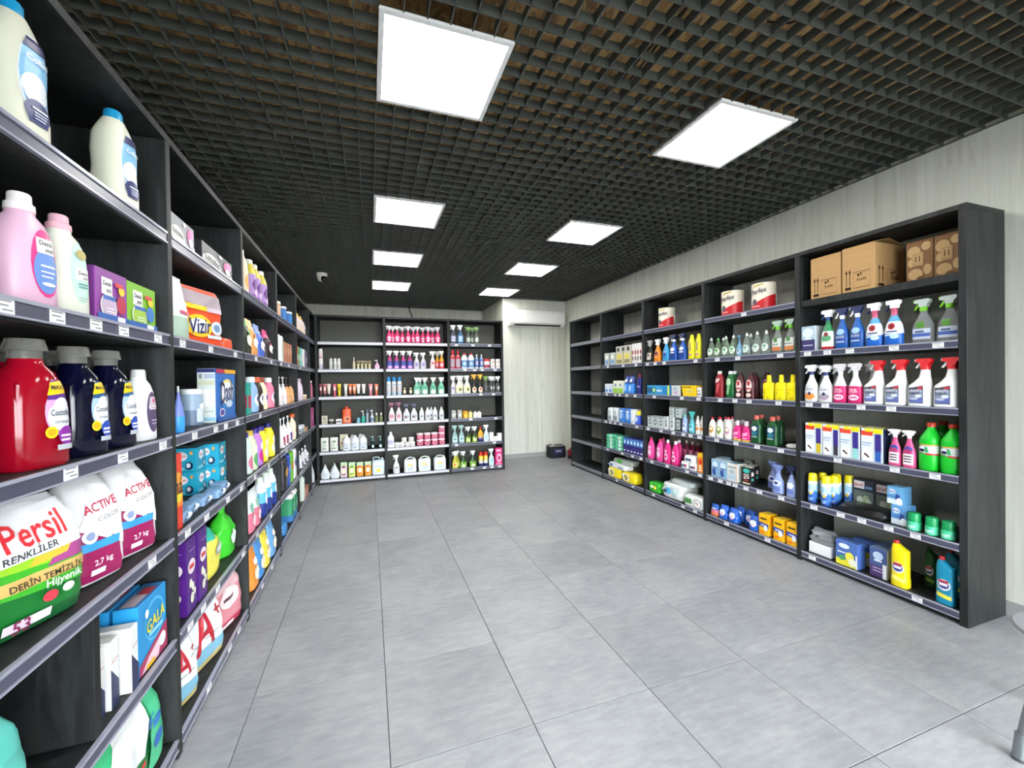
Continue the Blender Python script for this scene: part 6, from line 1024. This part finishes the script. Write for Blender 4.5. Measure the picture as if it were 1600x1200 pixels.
# loose wire over the back wall
mb = MB(); mb.tube([(.82, YB-.05, CEIL+.02), (.83, YB-.03, CEIL-.06), (.87, YB-.012, CEIL-.13), (.89, YB-.01, CEIL-.2)], .012, '#17150f', 6)
thing('hanging_wire', 'short black wire end hanging from the ceiling over the back wall', 'wire', me=mb.mesh('hanging_wire'))
# things left on the floor in the corner
tb2 = thing('tool_bag', 'dark open tool bag with pale rim on the corner floor', 'bag', (3.40, 7.25, 0))
mb = MB(); Surf([(0, .94, .94, 5), (.05, 1, 1, 5), (.9, 1, 1, 5), (1, .97, .97, 5)], .34, .22, .23).loft(mb, [(0, '=#20242a'), (.9, '=#2a2c2e')], 24); link('body', mb.mesh('body'), tb2)
mb = MB(); mb.box(-.09, .09, -.1155, -.112, .07, .18, '#2c2a50'); mb.box(-.06, .06, -.117, -.1155, .12, .15, '#a8acc0'); link('pocket', mb.mesh('pocket', 0), tb2)
mb = MB(); mb.tube([(-.15, -.08+.02*math.sin(q), .225+.05*math.sin(math.pi*q/10)) if 0 else (-.16+.032*q, -.09, .225+.06*math.sin(math.pi*q/10)) for q in range(11)], .008, '#c8c4bc', 8); link('handle', mb.mesh('handle'), tb2)
mb = MB(); mb.tube([(.165*math.cos(a*math.pi/12)**1 if 0 else .163*math.copysign(min(1, abs(math.cos(a*math.pi/12))*1.25), math.cos(a*math.pi/12)), .105*math.copysign(min(1, abs(math.sin(a*math.pi/12))*1.25), math.sin(a*math.pi/12)), .232) for a in range(25)], .007, '#b8b4aa', 6); link('rim', mb.mesh('rim'), tb2)
rc_ = thing('red_canister', 'dark red canister with white valve beside the tool bag', 'canister', (3.62, 7.0, 0))
mb = MB(); Surf('round', .17, .17, .22).loft(mb, [(0, '=#241014'), (.3, '#7a1020')], 20); link('body', mb.mesh('body'), rc_)
link('valve', lathe_cap(.03, .218, .25, '#e4e4e0').mesh('valve'), rc_)
# stool at the picture edge: splayed steel legs under a round seat
p = ray(1593, 1187); k = -CAMZ/p.z; sx, sy = p.x*k, p.y*k
p = ray(1582, 1003); k = -(CAMZ-.46)/p.z; hx = AR.x/math.hypot(AR.x, AR.y); hy = AR.y/math.hypot(AR.x, AR.y)
cx, cy = p.x*k+hx*.305, p.y*k+hy*.305
print('STOOL', sx, sy, cx, cy)
stl = thing('steel_stool', 'round-seated grey steel stool standing on the tiles by the shelving end', 'stool', (cx, cy, 0))
STEEL = M('#8f969a', .32, .75)
a0 = math.atan2(sy-cy, sx-cx); R0 = math.hypot(sx-cx, sy-cy)
for q in range(3):
    a = a0+q*math.pi*2/3; c_, s_ = math.cos(a), math.sin(a)
    mb = MB(); mb.tube([(R0*c_, R0*s_, .02), (R0*.93*c_, R0*.93*s_, .12), (R0*.78*c_, R0*.78*s_, .28), (.11*c_, .11*s_, .45)], .0165, STEEL, 14); lg = link('leg', mb.mesh('leg'), stl)
    mb = MB(); mb.tube([(R0*c_, R0*s_, .008), (R0*.95*c_, R0*.95*s_, .10)], .021, STEEL, 16); link('sleeve', mb.mesh('sleeve'), lg)
    mb = MB(); mb.tube([(R0*c_, R0*s_, 0), (R0*c_, R0*s_, .012)], .0225, '#4a4d50', 16); link('rubber_foot', mb.mesh('rubber_foot'), lg)
mb = MB(); Surf([(0, .96, .96, 2), (.6, 1, 1, 2), (1, .97, .97, 2)], .40, .40, .03).loft(mb, [(0, '#d4d6d8'), (.6, '#8a8c90')], 36); mb.v = [(v[0], v[1], v[2]+.435) for v in mb.v]; link('seat', mb.mesh('seat'), stl)
